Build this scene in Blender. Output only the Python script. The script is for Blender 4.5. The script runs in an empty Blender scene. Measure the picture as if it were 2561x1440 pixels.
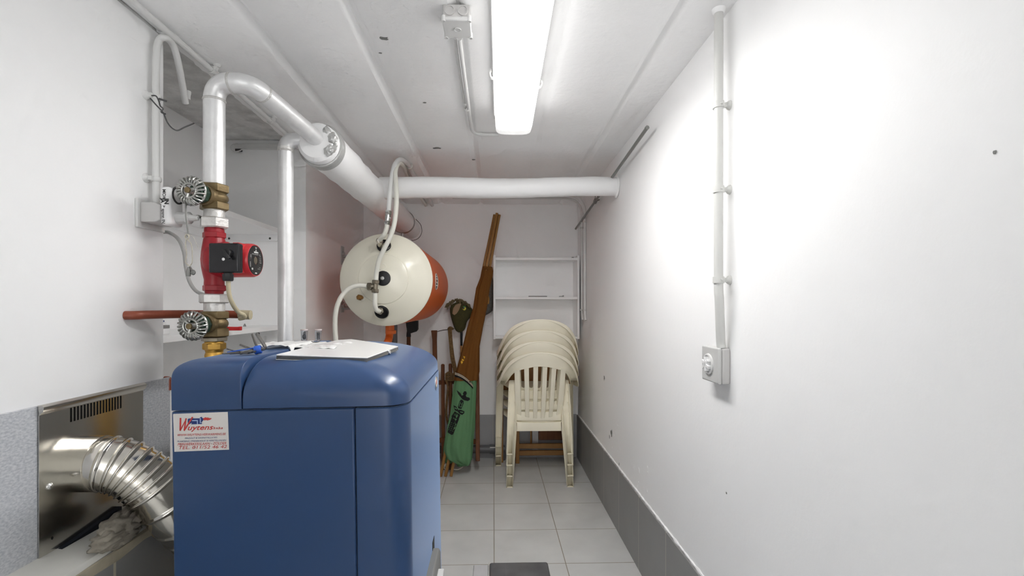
import bpy, bmesh, math, random
from mathutils import Vector, Matrix, noise
from mathutils.bvhtree import BVHTree
random.seed(7)
scene = bpy.context.scene
C = scene.collection
PI = math.pi
V = Vector

# ------------------------------------------------------------------ camera
W_PX, H_PX = 2561, 1440
FPX, CXP, CYP, CAM_H = 1180.0, 1265.0, 763.0, 1.2
YAW = math.radians(1.5)
FWD = V((math.sin(YAW), math.cos(YAW), 0)); RGT = V((math.cos(YAW), -math.sin(YAW), 0)); UP = V((0, 0, 1))
ORG = V((0, 0, CAM_H))
cam = bpy.data.cameras.new('camera'); camo = bpy.data.objects.new('camera', cam); C.objects.link(camo)
cam.sensor_width = 36.0; cam.lens = FPX / W_PX * 36.0
cam.shift_x = (W_PX / 2 - CXP) / W_PX; cam.shift_y = (CYP - H_PX / 2) / W_PX
cam.clip_start = 0.02
camo.location = ORG; camo.rotation_euler = (PI / 2, 0, -YAW)
scene.camera = camo

def ray(px, py): return FWD + RGT * ((px - CXP) / FPX) + UP * ((CYP - py) / FPX)
def aty(px, py, Y): d = ray(px, py); return ORG + d * (Y / d.y)
def atx(px, py, X): d = ray(px, py); return ORG + d * (X / d.x)
def atz(px, py, Z): d = ray(px, py); return ORG + d * ((Z - CAM_H) / d.z)

# ------------------------------------------------------------------ materials
MATS = {}
def mat(name, col, rough=0.5, metal=0.0, noise_scale=0, noise_amt=0.0, bump=0.0, bump_scale=40, coat=0.0, trans=0.0, emit=None, estr=0.0, spec=0.5, ior=1.45, stretch=None, col2=None, detail=6, coat_rough=0.2):
    m = bpy.data.materials.new(name); m.use_nodes = True
    nt = m.node_tree; b = nt.nodes['Principled BSDF']
    c = (col[0], col[1], col[2], 1)
    b.inputs['Base Color'].default_value = c
    b.inputs['Roughness'].default_value = rough
    b.inputs['Metallic'].default_value = metal
    b.inputs['Specular IOR Level'].default_value = spec
    b.inputs['IOR'].default_value = ior
    b.inputs['Coat Weight'].default_value = coat; b.inputs['Coat Roughness'].default_value = coat_rough
    b.inputs['Transmission Weight'].default_value = trans
    if emit:
        b.inputs['Emission Color'].default_value = (*emit, 1); b.inputs['Emission Strength'].default_value = estr
    tc = None
    def coords():
        nonlocal tc
        if tc is None:
            t = nt.nodes.new('ShaderNodeTexCoord'); mp = nt.nodes.new('ShaderNodeMapping')
            nt.links.new(t.outputs['Object'], mp.inputs['Vector'])
            if stretch: mp.inputs['Scale'].default_value = stretch
            tc = mp.outputs['Vector']
        return tc
    if noise_scale and (noise_amt or col2):
        n = nt.nodes.new('ShaderNodeTexNoise'); n.inputs['Scale'].default_value = noise_scale; n.inputs['Detail'].default_value = detail
        nt.links.new(coords(), n.inputs['Vector'])
        r = nt.nodes.new('ShaderNodeValToRGB'); r.color_ramp.elements[0].position = 0.3; r.color_ramp.elements[1].position = 0.7
        if col2: a, bb = col, col2
        else: a = [x * (1 - noise_amt) for x in col]; bb = [min(1, x * (1 + noise_amt)) for x in col]
        r.color_ramp.elements[0].color = (*a, 1); r.color_ramp.elements[1].color = (*bb, 1)
        nt.links.new(n.outputs['Fac'], r.inputs['Fac']); nt.links.new(r.outputs['Color'], b.inputs['Base Color'])
    if bump:
        n = nt.nodes.new('ShaderNodeTexNoise'); n.inputs['Scale'].default_value = bump_scale; n.inputs['Detail'].default_value = 5
        nt.links.new(coords(), n.inputs['Vector'])
        bp = nt.nodes.new('ShaderNodeBump'); bp.inputs['Strength'].default_value = bump; bp.inputs['Distance'].default_value = 0.01
        nt.links.new(n.outputs['Fac'], bp.inputs['Height']); nt.links.new(bp.outputs['Normal'], b.inputs['Normal'])
    MATS[name] = m
    return m

def tile_mat(name, col, grout, pu, pv, ou, ov, axes, gw=0.004, rough=0.45, rows=True, var=0.05):
    """square tiles with grout: axes picks the two world axes, pu/pv pitch, ou/ov line offsets"""
    m = bpy.data.materials.new(name); m.use_nodes = True
    nt = m.node_tree; b = nt.nodes['Principled BSDF']; N = nt.nodes.new; L = nt.links.new
    g = N('ShaderNodeNewGeometry'); s = N('ShaderNodeSeparateXYZ'); L(g.outputs['Position'], s.inputs[0])
    def line(ax, p, o):
        a = N('ShaderNodeMath'); a.operation = 'SUBTRACT'; L(s.outputs[ax], a.inputs[0]); a.inputs[1].default_value = o - p / 2
        f = N('ShaderNodeMath'); f.operation = 'FLOORED_MODULO'; L(a.outputs[0], f.inputs[0]); f.inputs[1].default_value = p
        d = N('ShaderNodeMath'); d.operation = 'SUBTRACT'; L(f.outputs[0], d.inputs[0]); d.inputs[1].default_value = p / 2
        q = N('ShaderNodeMath'); q.operation = 'ABSOLUTE'; L(d.outputs[0], q.inputs[0])
        r = N('ShaderNodeMath'); r.operation = 'LESS_THAN'; L(q.outputs[0], r.inputs[0]); r.inputs[1].default_value = gw / 2
        return r.outputs[0]
    fac = line(axes[0], pu, ou)
    if rows:
        mx = N('ShaderNodeMath'); mx.operation = 'MAXIMUM'; L(fac, mx.inputs[0]); L(line(axes[1], pv, ov), mx.inputs[1]); fac = mx.outputs[0]
    n = N('ShaderNodeTexNoise'); n.inputs['Scale'].default_value = 5; n.inputs['Detail'].default_value = 8; L(g.outputs['Position'], n.inputs['Vector'])
    rp = N('ShaderNodeValToRGB'); rp.color_ramp.elements[0].position = 0.3; rp.color_ramp.elements[1].position = 0.7
    rp.color_ramp.elements[0].color = (*[x * (1 - var) for x in col], 1); rp.color_ramp.elements[1].color = (*[x * (1 + var) for x in col], 1)
    L(n.outputs['Fac'], rp.inputs['Fac'])
    mix = N('ShaderNodeMix'); mix.data_type = 'RGBA'; L(fac, mix.inputs['Factor']); L(rp.outputs['Color'], mix.inputs['A']); mix.inputs['B'].default_value = (*grout, 1)
    L(mix.outputs['Result'], b.inputs['Base Color'])
    bp = N('ShaderNodeBump'); bp.inputs['Strength'].default_value = 0.4; bp.inputs['Distance'].default_value = 0.003; bp.invert = True
    L(fac, bp.inputs['Height']); L(bp.outputs['Normal'], b.inputs['Normal'])
    b.inputs['Roughness'].default_value = rough
    MATS[name] = m
    return m

M = MATS
def sheen(name, w, tint, rough):
    b = MATS[name].node_tree.nodes['Principled BSDF']
    b.inputs['Sheen Weight'].default_value = w; b.inputs['Sheen Tint'].default_value = (*tint, 1); b.inputs['Sheen Roughness'].default_value = rough
mat('white_paint', (0.92, 0.92, 0.92), 0.55, noise_scale=3, noise_amt=0.012, bump=0.045, bump_scale=60)
mat('ceiling_paint', (0.92, 0.92, 0.92), 0.4, noise_scale=6, noise_amt=0.015, bump=0.22, bump_scale=45)
mat('concrete', (0.66, 0.66, 0.65), 0.9, noise_scale=14, noise_amt=0.22, bump=0.5, bump_scale=60)
mat('dark_concrete', (0.22, 0.22, 0.21), 0.9, noise_scale=30, noise_amt=0.25, bump=0.6, bump_scale=80)
tile_mat('floor_tile', (0.62, 0.625, 0.615), (0.30, 0.27, 0.22), 0.333, 0.3325, 0.003, 2.186, 'XY', 0.0042, 0.38, var=0.08)
tile_mat('skirting_tile', (0.27, 0.27, 0.265), (0.45, 0.43, 0.38), 0.338, 1.0, 1.785, 0, 'YZ', 0.005, 0.5, rows=False)
tile_mat('skirting_tile_rear', (0.36, 0.36, 0.37), (0.45, 0.44, 0.41), 0.333, 1.0, -0.003, 0, 'XZ', 0.005, 0.5, rows=False)
tile_mat('ledge_tile', (0.26, 0.26, 0.255), (0.52, 0.48, 0.38), 0.333, 1.0, 1.138, 0, 'YZ', 0.008, 0.5, rows=False)
mat('speckled_tile', (0.44, 0.46, 0.50), 0.6, noise_scale=260, col2=(0.66, 0.67, 0.69), bump=0.1, bump_scale=200, stretch=(1, 0.5, 1.0), detail=2)
mat('ledge_top', (0.72, 0.71, 0.66), 0.6, noise_scale=12, noise_amt=0.05)
mat('grout_edge', (0.45, 0.40, 0.30), 0.8, noise_scale=20, noise_amt=0.15)
mat('mortar', (0.17, 0.15, 0.12), 0.9, noise_scale=16, col2=(0.33, 0.30, 0.25), bump=0.5, bump_scale=40)
mat('steel_plate', (0.70, 0.68, 0.63), 0.20, 1.0, bump=0.05, bump_scale=7)
mat('flue_steel', (0.72, 0.69, 0.63), 0.14, 1.0, bump=0.06, bump_scale=25)
mat('silver_paint', (0.74, 0.74, 0.74), 0.38, 0.45, noise_scale=25, noise_amt=0.06, bump=0.08, bump_scale=60)
mat('silver_paint_old', (0.62, 0.61, 0.59), 0.42, 0.5, noise_scale=40, noise_amt=0.14, bump=0.2, bump_scale=90)
mat('weld', (0.60, 0.59, 0.57), 0.5, 0.5, bump=0.5, bump_scale=120)
mat('brass', (0.13, 0.09, 0.038), 0.42, 0.55, noise_scale=30, col2=(0.23, 0.17, 0.085), bump=0.15, bump_scale=80)
mat('brass_gold', (0.62, 0.36, 0.08), 0.35, 0.8, noise_scale=30, noise_amt=0.2)
mat('brass_dark', (0.24, 0.21, 0.16), 0.4, 0.8, noise_scale=30, noise_amt=0.2)
mat('verdigris', (0.03, 0.06, 0.04), 0.5, 0.4, noise_scale=30, noise_amt=0.3)
mat('wheel_metal', (0.36, 0.36, 0.34), 0.32, 0.85, noise_scale=30, noise_amt=0.15)
mat('chrome', (0.75, 0.75, 0.74), 0.15, 1.0)
mat('nickel', (0.50, 0.47, 0.40), 0.25, 0.9, noise_scale=30, noise_amt=0.1)
mat('pump_red', (0.30, 0.012, 0.02), 0.36, spec=0.35, coat=0.1, noise_scale=20, noise_amt=0.08)
mat('motor_red', (0.52, 0.028, 0.035), 0.32, coat=0.3)
mat('black_plastic', (0.012, 0.012, 0.013), 0.38)
mat('black_gloss', (0.010, 0.010, 0.012), 0.2)
mat('hole_shade', (0.008, 0.008, 0.008), 0.5)
mat('mark_white', (0.72, 0.72, 0.70), 0.6)
mat('mark_gold', (0.8, 0.66, 0.35), 0.5)
mat('boiler_blue', (0.027, 0.062, 0.155), 0.34, noise_scale=8, noise_amt=0.02, coat=0.3, coat_rough=0.2, spec=0.35)
sheen('boiler_blue', 0.80, (0.42, 0.60, 0.95), 0.24)  # bluish sheen lightens top and right side in place of stronger light
mat('boiler_gap', (0.006, 0.009, 0.018), 0.7)
mat('sticker_white', (0.66, 0.63, 0.60), 0.5)
mat('ink_red', (0.50, 0.035, 0.03), 0.6)
mat('ink_navy', (0.015, 0.035, 0.17), 0.6)
mat('ink_pale_blue', (0.35, 0.45, 0.65), 0.6)
mat('ink_black', (0.03, 0.03, 0.03), 0.7)
mat('grey_plastic', (0.55, 0.55, 0.54), 0.45)
mat('mid_grey_plastic', (0.22, 0.22, 0.215), 0.5)
mat('pale_plastic', (0.68, 0.68, 0.67), 0.4)
mat('white_plastic', (0.80, 0.80, 0.80), 0.35)
mat('box_grey', (0.55, 0.54, 0.53), 0.45)
mat('conduit_grey', (0.62, 0.62, 0.60), 0.4)
mat('conduit_white', (0.70, 0.70, 0.69), 0.4)
mat('clear_plastic', (0.95, 0.97, 1.0), 0.06, trans=0.9, ior=1.3)
mat('cover_reflection', (0.80, 0.80, 0.80), 0.22, coat=0.4)
mat('film', (0.74, 0.74, 0.73), 0.3, coat=0.2)
mat('cap_pinkish', (0.55, 0.48, 0.47), 0.5)
mat('cable_beige', (0.42, 0.37, 0.25), 0.5)
mat('cable_grey', (0.40, 0.40, 0.39), 0.5)
mat('copper_paint', (0.26, 0.065, 0.035), 0.35, 0.15, noise_scale=15, noise_amt=0.15)
mat('insulation_white', (0.88, 0.88, 0.88), 0.5, bump=0.25, bump_scale=9)
mat('tape_grey', (0.45, 0.45, 0.44), 0.3, 0.4, bump=0.3, bump_scale=40)
mat('heater_cream', (0.80, 0.77, 0.65), 0.25, noise_scale=3, noise_amt=0.02, coat=0.3)
mat('heater_orange', (0.68, 0.118, 0.018), 0.45, spec=0.25, noise_scale=120, noise_amt=0.06)
mat('rim_white', (0.8, 0.78, 0.70), 0.35)
mat('pipe_cream', (0.74, 0.73, 0.66), 0.35)
mat('orange_fitting', (0.72, 0.16, 0.025), 0.4, noise_scale=25, noise_amt=0.15)
mat('rust_brass', (0.28, 0.14, 0.04), 0.5, 0.6, noise_scale=60, noise_amt=0.4)
mat('galvanised', (0.48, 0.48, 0.47), 0.35, 0.8)
mat('rod_steel', (0.24, 0.24, 0.23), 0.45, 0.4)
mat('chair_cream', (0.86, 0.81, 0.66), 0.33, noise_scale=5, noise_amt=0.03)
mat('shelf_white', (0.90, 0.90, 0.90), 0.45)
mat('wood_dark', (0.105, 0.036, 0.012), 0.5, spec=0.3, noise_scale=6, col2=(0.15, 0.055, 0.02), stretch=(8, 8, 0.8))
mat('wood_mid', (0.27, 0.125, 0.03), 0.45, noise_scale=6, col2=(0.31, 0.15, 0.04), stretch=(6, 6, 0.8))
mat('wood_pole', (0.36, 0.17, 0.045), 0.5, noise_scale=6, col2=(0.48, 0.24, 0.07), stretch=(8, 8, 0.8))
mat('fabric_brown', (0.15, 0.062, 0.015), 0.9, spec=0.1, noise_scale=300, noise_amt=0.12, bump=0.1, bump_scale=400)
mat('fabric_green', (0.12, 0.25, 0.125), 0.9, spec=0.1, noise_scale=300, noise_amt=0.08, bump=0.1, bump_scale=400)
mat('print_black', (0.008, 0.009, 0.009), 0.85)
mat('print_yellow', (0.75, 0.42, 0.02), 0.7)
mat('band_cream', (0.62, 0.55, 0.42), 0.85)
mat('rope', (0.17, 0.10, 0.04), 0.9, noise_scale=80, noise_amt=0.3, bump=0.6, bump_scale=150)
mat('felt_olive', (0.060, 0.055, 0.018), 0.95, noise_scale=120, noise_amt=0.15)
mat('felt_tan', (0.30, 0.20, 0.12), 0.95)
mat('felt_orange', (0.45, 0.22, 0.06), 0.95)
mat('mane', (0.16, 0.125, 0.065), 0.95, noise_scale=60, noise_amt=0.3)
mat('plush_grey', (0.13, 0.125, 0.11), 0.95, noise_scale=80, noise_amt=0.25, bump=0.6, bump_scale=120)
mat('eye_yellow', (0.62, 0.55, 0.06), 0.5)
mat('eye_green', (0.02, 0.25, 0.06), 0.6)
mat('string_beige', (0.48, 0.45, 0.38), 0.9)
mat('wire_dark', (0.10, 0.10, 0.10), 0.45, 0.5)
mat('lead', (0.22, 0.22, 0.21), 0.5, 0.6)
mat('tool_steel', (0.20, 0.19, 0.18), 0.25, 0.9)
mat('holder_blue', (0.03, 0.12, 0.55), 0.4)
mat('handle_red', (0.62, 0.02, 0.02), 0.4)
mat('case_dark', (0.075, 0.075, 0.08), 0.4, noise_scale=12, col2=(0.13, 0.13, 0.135))
mat('case_pale', (0.50, 0.50, 0.51), 0.25, noise_scale=14, noise_amt=0.06)
mat('pipe_dark', (0.12, 0.12, 0.125), 0.35)
mat('lamp_body', (0.72, 0.72, 0.71), 0.4)
LAMP = 15.0
mat('lamp_diffuser', (0.9, 0.9, 0.9), 0.3, emit=(1.0, 0.99, 0.975), estr=LAMP)
mat('lamp_diffuser_side', (0.9, 0.9, 0.9), 0.3, emit=(1.0, 0.99, 0.975), estr=LAMP * 0.10)
mat('lamp_diffuser_end', (0.85, 0.85, 0.85), 0.3, emit=(1.0, 0.99, 0.975), estr=0.25)

# ------------------------------------------------------------------ mesh builder (world coordinates)
class MB:
    def __init__(s): s.bm = bmesh.new()
    def face(s, pts):
        return s.bm.faces.new([s.bm.verts.new(p) for p in pts])
    def box(s, x0, x1, y0, y1, z0, z1):
        v = [s.bm.verts.new(p) for p in ((x0,y0,z0),(x1,y0,z0),(x1,y1,z0),(x0,y1,z0),(x0,y0,z1),(x1,y0,z1),(x1,y1,z1),(x0,y1,z1))]
        for f in ((0,3,2,1),(4,5,6,7),(0,1,5,4),(1,2,6,5),(2,3,7,6),(3,0,4,7)): s.bm.faces.new([v[i] for i in f])
        return s
    def bar(s, a, b, w, d, side=(0, 1, 0)):
        """rectangular bar from a to b, w across, d along `side`"""
        a = V(a); b = V(b); t = (b - a).normalized(); e = V(side); e = (e - t * e.dot(t)).normalized(); u = t.cross(e)
        ring = lambda p: [s.bm.verts.new(p + u * (w/2*i) + e * (d/2*j)) for i, j in ((-1,-1),(1,-1),(1,1),(-1,1))]
        r0, r1 = ring(a), ring(b)
        for i in range(4): s.bm.faces.new((r0[i], r0[(i+1)%4], r1[(i+1)%4], r1[i]))
        s.bm.faces.new(r0[::-1]); s.bm.faces.new(r1)
        return s
    def loft(s, rings, close=True, cap=True):
        rs = [[s.bm.verts.new(p) for p in r] for r in rings]
        n = len(rs[0])
        for a, b in zip(rs, rs[1:]):
            for i in range(n if close else n - 1):
                s.bm.faces.new((a[i], a[(i+1)%n], b[(i+1)%n], b[i]))
        if cap and close:
            s.bm.faces.new(rs[0][::-1]); s.bm.faces.new(rs[-1])
        return s
    def tube(s, pts, r, n=14, cap=True):
        pts = [V(p) for p in pts]
        rad = r if isinstance(r, (list, tuple)) else [r] * len(pts)
        t0 = (pts[1] - pts[0]).normalized()
        e = t0.orthogonal().normalized(); rings = []
        for i, p in enumerate(pts):
            a = pts[max(i-1, 0)]; b = pts[min(i+1, len(pts)-1)]
            t = (b - a).normalized()
            e = (e - t * e.dot(t)).normalized(); f = t.cross(e)
            rings.append([p + e * (rad[i]*math.cos(2*PI*k/n)) + f * (rad[i]*math.sin(2*PI*k/n)) for k in range(n)])
        return s.loft(rings, True, cap)
    def lathe(s, o, axis, prof, n=32, cap=True, phase=0.0, ref=None):
        """prof: (distance along axis, radius)"""
        o = V(o); ax = V(axis).normalized(); e = V(ref) if ref else ax.orthogonal(); e = (e - ax * e.dot(ax)).normalized(); f = ax.cross(e)
        rings = []
        for d, r in prof:
            r = max(r, 1e-4)
            rings.append([o + ax*d + e*(r*math.cos(phase+2*PI*k/n)) + f*(r*math.sin(phase+2*PI*k/n)) for k in range(n)])
        return s.loft(rings, True, cap)
    def torus(s, o, axis, R, r, n=32, k=10, squash=1.0):
        o = V(o); ax = V(axis).normalized(); e = ax.orthogonal().normalized(); f = ax.cross(e)
        rs = []
        for i in range(n):
            a = 2*PI*i/n; d = e*math.cos(a) + f*math.sin(a)
            rs.append([s.bm.verts.new(o + d*(R + r*math.cos(2*PI*j/k)) + ax*(r*squash*math.sin(2*PI*j/k))) for j in range(k)])
        for i in range(n):
            for j in range(k):
                s.bm.faces.new((rs[i][j], rs[(i+1)%n][j], rs[(i+1)%n][(j+1)%k], rs[i][(j+1)%k]))
        return s
    def ball(s, o, rx, ry=None, rz=None, sub=2, jit=0.0, seed=0, freq=6.0):
        ry = rx if ry is None else ry; rz = rx if rz is None else rz
        ret = bmesh.ops.create_icosphere(s.bm, subdivisions=sub, radius=1.0)
        for v in ret['verts']:
            k = 1.0
            if jit: k += jit * noise.noise(v.co * (freq / 3) + V((seed * 3.1, seed, 0)))
            v.co = V(o) + V((v.co.x*rx, v.co.y*ry, v.co.z*rz)) * k
        return s
    def prism(s, pts, vec):
        v0 = [s.bm.verts.new(V(p)) for p in pts]; v1 = [s.bm.verts.new(V(p) + V(vec)) for p in pts]
        n = len(pts)
        s.bm.faces.new(v0[::-1]); s.bm.faces.new(v1)
        for i in range(n): s.bm.faces.new((v0[i], v0[(i+1)%n], v1[(i+1)%n], v1[i]))
        return s
    def pillow(s, pts, th, axis=(0, 1, 0), rings=(1.0, 0.94, 0.8, 0.58, 0.3)):
        """puffy solid on a closed outline of 3D points, thick along axis"""
        pts = [V(p) for p in pts]; c = sum(pts, V()) / len(pts); ax = V(axis); n = len(pts)
        for sg in (-1, 1):
            prev = None
            for q in rings:
                h = th / 2 * math.sqrt(max(0, 1 - q*q)) * sg
                cur = [s.bm.verts.new(c + (p - c)*q + ax*h) for p in pts]
                if prev:
                    for i in range(n): s.bm.faces.new((prev[i], prev[(i+1)%n], cur[(i+1)%n], cur[i]))
                prev = cur
            cv = s.bm.verts.new(c + ax*(th/2*sg))
            for i in range(n): s.bm.faces.new((prev[i], prev[(i+1)%n], cv))
        bmesh.ops.remove_doubles(s.bm, verts=s.bm.verts, dist=1e-6)
        return s
    def grid(s, P):
        rows = [[s.bm.verts.new(p) for p in r] for r in P]
        for a, b in zip(rows, rows[1:]):
            for i in range(len(a) - 1): s.bm.faces.new((a[i], a[i+1], b[i+1], b[i]))
        return s
    def xf(s, mtx, start=0):
        vs = list(s.bm.verts)[start:]
        for v in vs: v.co = mtx @ v.co
        return s
    def count(s): return len(s.bm.verts)
    def build(s, name, m, parent=None, flat=False, bevel=0, seg=2, sharp=35, solid=0, sub=0, label=None, cat=None, group=None, kind=None, origin=None, soff=0.0):
        bm = s.bm
        bmesh.ops.recalc_face_normals(bm, faces=bm.faces)
        me = bpy.data.meshes.new(name)
        if parent is not None:
            top = parent
            while top.parent: top = top.parent
            off = top.location.copy()
        elif kind == 'structure':
            off = V((0, 0, 0))
        elif origin is not None:
            off = V(origin)
        else:
            xs = [v.co.x for v in bm.verts]; ys = [v.co.y for v in bm.verts]; zs = [v.co.z for v in bm.verts]
            off = V(((min(xs)+max(xs))/2, (min(ys)+max(ys))/2, min(zs)))
        for v in bm.verts: v.co -= off
        bm.to_mesh(me); bm.free()
        o = bpy.data.objects.new(name, me); C.objects.link(o)
        if parent is not None: o.parent = parent
        else: o.location = off
        me.materials.append(M[m] if isinstance(m, str) else m)
        for p in me.polygons: p.use_smooth = not flat
        if not flat: me.set_sharp_from_angle(angle=math.radians(sharp))
        if solid:
            md = o.modifiers.new('solid', 'SOLIDIFY'); md.thickness = solid; md.offset = soff
        if bevel:
            md = o.modifiers.new('bevel', 'BEVEL'); md.width = bevel; md.segments = seg; md.limit_method = 'ANGLE'; md.angle_limit = math.radians(40); md.harden_normals = False
        if sub:
            md = o.modifiers.new('sub', 'SUBSURF'); md.levels = sub; md.render_levels = sub
        if label: o['label'] = label
        if cat: o['category'] = cat
        if group: o['group'] = group
        if kind: o['kind'] = kind
        return o

def thing(name, label, cat, loc=(0, 0, 0), group=None):
    o = bpy.data.objects.new(name, None); C.objects.link(o); o.location = loc; o.empty_display_size = 0.05
    o['label'] = label; o['category'] = cat
    if group: o['group'] = group
    return o
def copy_tree(o, parent=None):
    c = o.copy(); C.objects.link(c)
    if parent is not None: c.parent = parent
    for ch in [x for x in scene.objects if x.parent == o]: copy_tree(ch, c)
    return c
def fillet(pts, r, n=6):
    pts = [V(p) for p in pts]; out = [pts[0]]
    for a, b, c in zip(pts, pts[1:], pts[2:]):
        u = (a - b); w = (c - b); lu, lw = u.length, w.length
        u.normalize(); w.normalize()
        k = min(r, lu * 0.49, lw * 0.49)
        p0, p2 = b + u*k, b + w*k
        for i in range(n + 1):
            t = i / n; out.append(p0*(1-t)**2 + b*(2*t*(1-t)) + p2*t*t)
    out.append(pts[-1]); return out
def spline(pts, n=8):
    pts = [V(p) for p in pts]; P = [pts[0]*2 - pts[1]] + pts + [pts[-1]*2 - pts[-2]]; out = []
    for i in range(1, len(P) - 2):
        a, b, c, d = P[i-1], P[i], P[i+1], P[i+2]
        for k in range(n):
            t = k / n
            out.append(0.5*((2*b) + (c-a)*t + (2*a-5*b+4*c-d)*t*t + (3*b-a-3*c+d)*t**3))
    out.append(pts[-1]); return out
def text_bm(mb, s, size, mtx, shear=0.0, fat=0.0, align='LEFT', width=None, xs=1.0):
    """flat lettering added to mb, laid in the local XY plane of mtx"""
    cu = bpy.data.curves.new('t', 'FONT'); cu.body = s; cu.size = size; cu.shear = shear; cu.offset = fat; cu.align_x = align; cu.resolution_u = 3
    ob = bpy.data.objects.new('t', cu); C.objects.link(ob)
    dg = bpy.context.evaluated_depsgraph_get()
    me = bpy.data.meshes.new_from_object(ob.evaluated_get(dg))
    bpy.data.objects.remove(ob); bpy.data.curves.remove(cu)
    k = xs
    if width and len(me.vertices):
        x = [v.co.x for v in me.vertices]; k = width / (max(x) - min(x))
    base = mb.count(); vs = [mb.bm.verts.new(mtx @ V((v.co.x*k, v.co.y, 0))) for v in me.vertices]
    for p in me.polygons:
        try: mb.bm.faces.new([vs[i] for i in p.vertices])
        except ValueError: pass
    bpy.data.meshes.remove(me)
    return mb
def frame(o, xa, ya):
    x = V(xa).normalized(); y = V(ya); y = (y - x*y.dot(x)).normalized(); z = x.cross(y)
    m = Matrix((x, y, z)).transposed().to_4x4(); m.translation = V(o); return m
# ================================================================== the room
XR, XL, YB = 0.6676, -1.016, 3.72
Y0, Y1P = -3.5, atx(410, 500, XL).y
YN = atx(765, 600, XL).y
XN = aty(555, 600, YN).x
XSH = aty(712, 585, YN).x
print('Y1P', Y1P, 'YN', YN, 'XN', XN, 'XSH', XSH)
def cz(y): return 2.055 - 0.0161 * y
S = dict(kind='structure')
MB().box(-1.75, 0.80, Y0 - 0.1, YB + 0.1, -0.08, 0.0).build('floor', 'floor_tile', **S)
MB().box(XR, XR + 0.12, Y0, YB + 0.12, 0, 2.25).build('wall_right', 'white_paint', **S)
MB().box(-1.75, XR, YB, YB + 0.12, 0, 2.25).build('wall_back', 'white_paint', **S)
# near left wall is a thick pier that ends at the alcove; the far left wall starts again after it
MB().box(-1.75, XL, Y0, Y1P, 0, 2.026).build('wall_left', 'white_paint', bevel=0.004, **S)
MB().box(-1.75, XL, YN, YB, 0, 2.2).build('wall_left_rear', 'white_paint', **S)
MB().box(-1.75, XN, Y1P, YN, 0, 2.2).build('wall_alcove', 'white_paint', **S)
MB().box(-1.75, XL - 0.005, Y0, Y1P - 0.004, 2.026, 2.2).build('trim_1', 'concrete', **S)
MB().box(-1.75, XL, Y1P - 0.002, YN, 2.09, 2.2).build('ceiling_alcove', 'concrete', **S)

# ceiling of precast planks with V-grooves along the room
joints = [-0.709, -0.405, -0.101, 0.213, 0.522]
prof = [(XL, 0.0)]
for j in joints:
    q = 0.30 if abs(j - 0.213) < 0.01 else 0.85
    prof += [(j - 0.026, 0), (j - 0.018, 0.004*q), (j - 0.003, 0.017*q), (j + 0.003, 0.017*q), (j + 0.018, 0.004*q), (j + 0.026, 0)]
prof += [(XR + 0.03, 0.0)]
mb = MB(); ys = [Y0 - 0.05 + i * (YB + 0.1 - Y0) / 40 for i in range(41)]
rnd = random.Random(3)
rows = []
for y in ys:
    rows.append([V((x + (rnd.uniform(-0.0025, 0.0025) if d else 0), y, cz(y) + d + (rnd.uniform(-0.001, 0.001) if d else 0))) for x, d in prof])
mb.grid(rows)
top = [V((XL, Y0 - 0.05, 2.25)), V((XR + 0.03, Y0 - 0.05, 2.25)), V((XR + 0.03, YB + 0.05, 2.25)), V((XL, YB + 0.05, 2.25))]
mb.face(top)
mb.face([rows[0][0], top[0], top[3], rows[-1][0]]); mb.face([rows[0][-1], rows[-1][-1], top[2], top[1]])
ceil = mb.build('ceiling', 'ceiling_paint', sharp=25, **S)
# spalled spots in the ceiling where bare concrete shows
mb = MB()
def spall(px, py, r, seed, ys=0.7):
    p = atz(px, py, 2.02); p = atz(px, py, cz(p.y)); rr = random.Random(seed); pts = []
    for k in range(11):
        a = 2*PI*k/11; q = r * rr.uniform(0.55, 1.2)
        pts.append(V((p.x + q*math.cos(a), p.y + q*ys*math.sin(a), cz(p.y) - 0.0016)))
    mb.prism(pts, (0, 0, 0.0012))
spall(960, 95, 0.014, 1); spall(1092, 370, 0.020, 2); spall(1184, 399, 0.012, 3); spall(952, 132, 0.006, 4); spall(1062, 256, 0.007, 5)
mb.build('trim_2', 'dark_concrete', **S)
# rough plaster lip along the open left edge of the ceiling
mb = MB(); rr = random.Random(11); A = []; B = []; D = []; E = []
for i in range(60):
    y = Y1P - 0.03 + i * (YN - Y1P + 0.03) / 59; e = rr.uniform(-0.004, 0.006)
    A.append(V((XL - 0.004 + e, y, cz(y) + 0.05))); B.append(V((XL - 0.002 + e, y, cz(y) - 0.004))); D.append(V((XL + 0.026 + e*0.6, y, cz(y) - 0.007))); E.append(V((XL + 0.040 + e*0.5, y, cz(y) + 0.002)))
mb.grid([A, B, D, E]).build('trim_3', 'white_paint', solid=0.002, **S)

# skirting tiles
MB().box(XR - 0.010, XR, Y0, YB, 0, 0.334).build('baseboard_right', 'skirting_tile', bevel=0.001, **S)
MB().box(XL, XR - 0.010, YB - 0.010, YB, 0, 0.338).build('baseboard_back', 'skirting_tile_rear', bevel=0.001, **S)
# plaster bead over the right skirting
mb = MB(); rr = random.Random(5)
for i in range(90):
    y = -0.6 + i * 0.048
    mb.ball((XR - 0.001, y, 0.338), 0.004 + rr.uniform(0, 0.003), 0.032, 0.005 + rr.uniform(0, 0.004), 1)
mb.build('trim_4', 'white_paint', **S)
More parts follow.
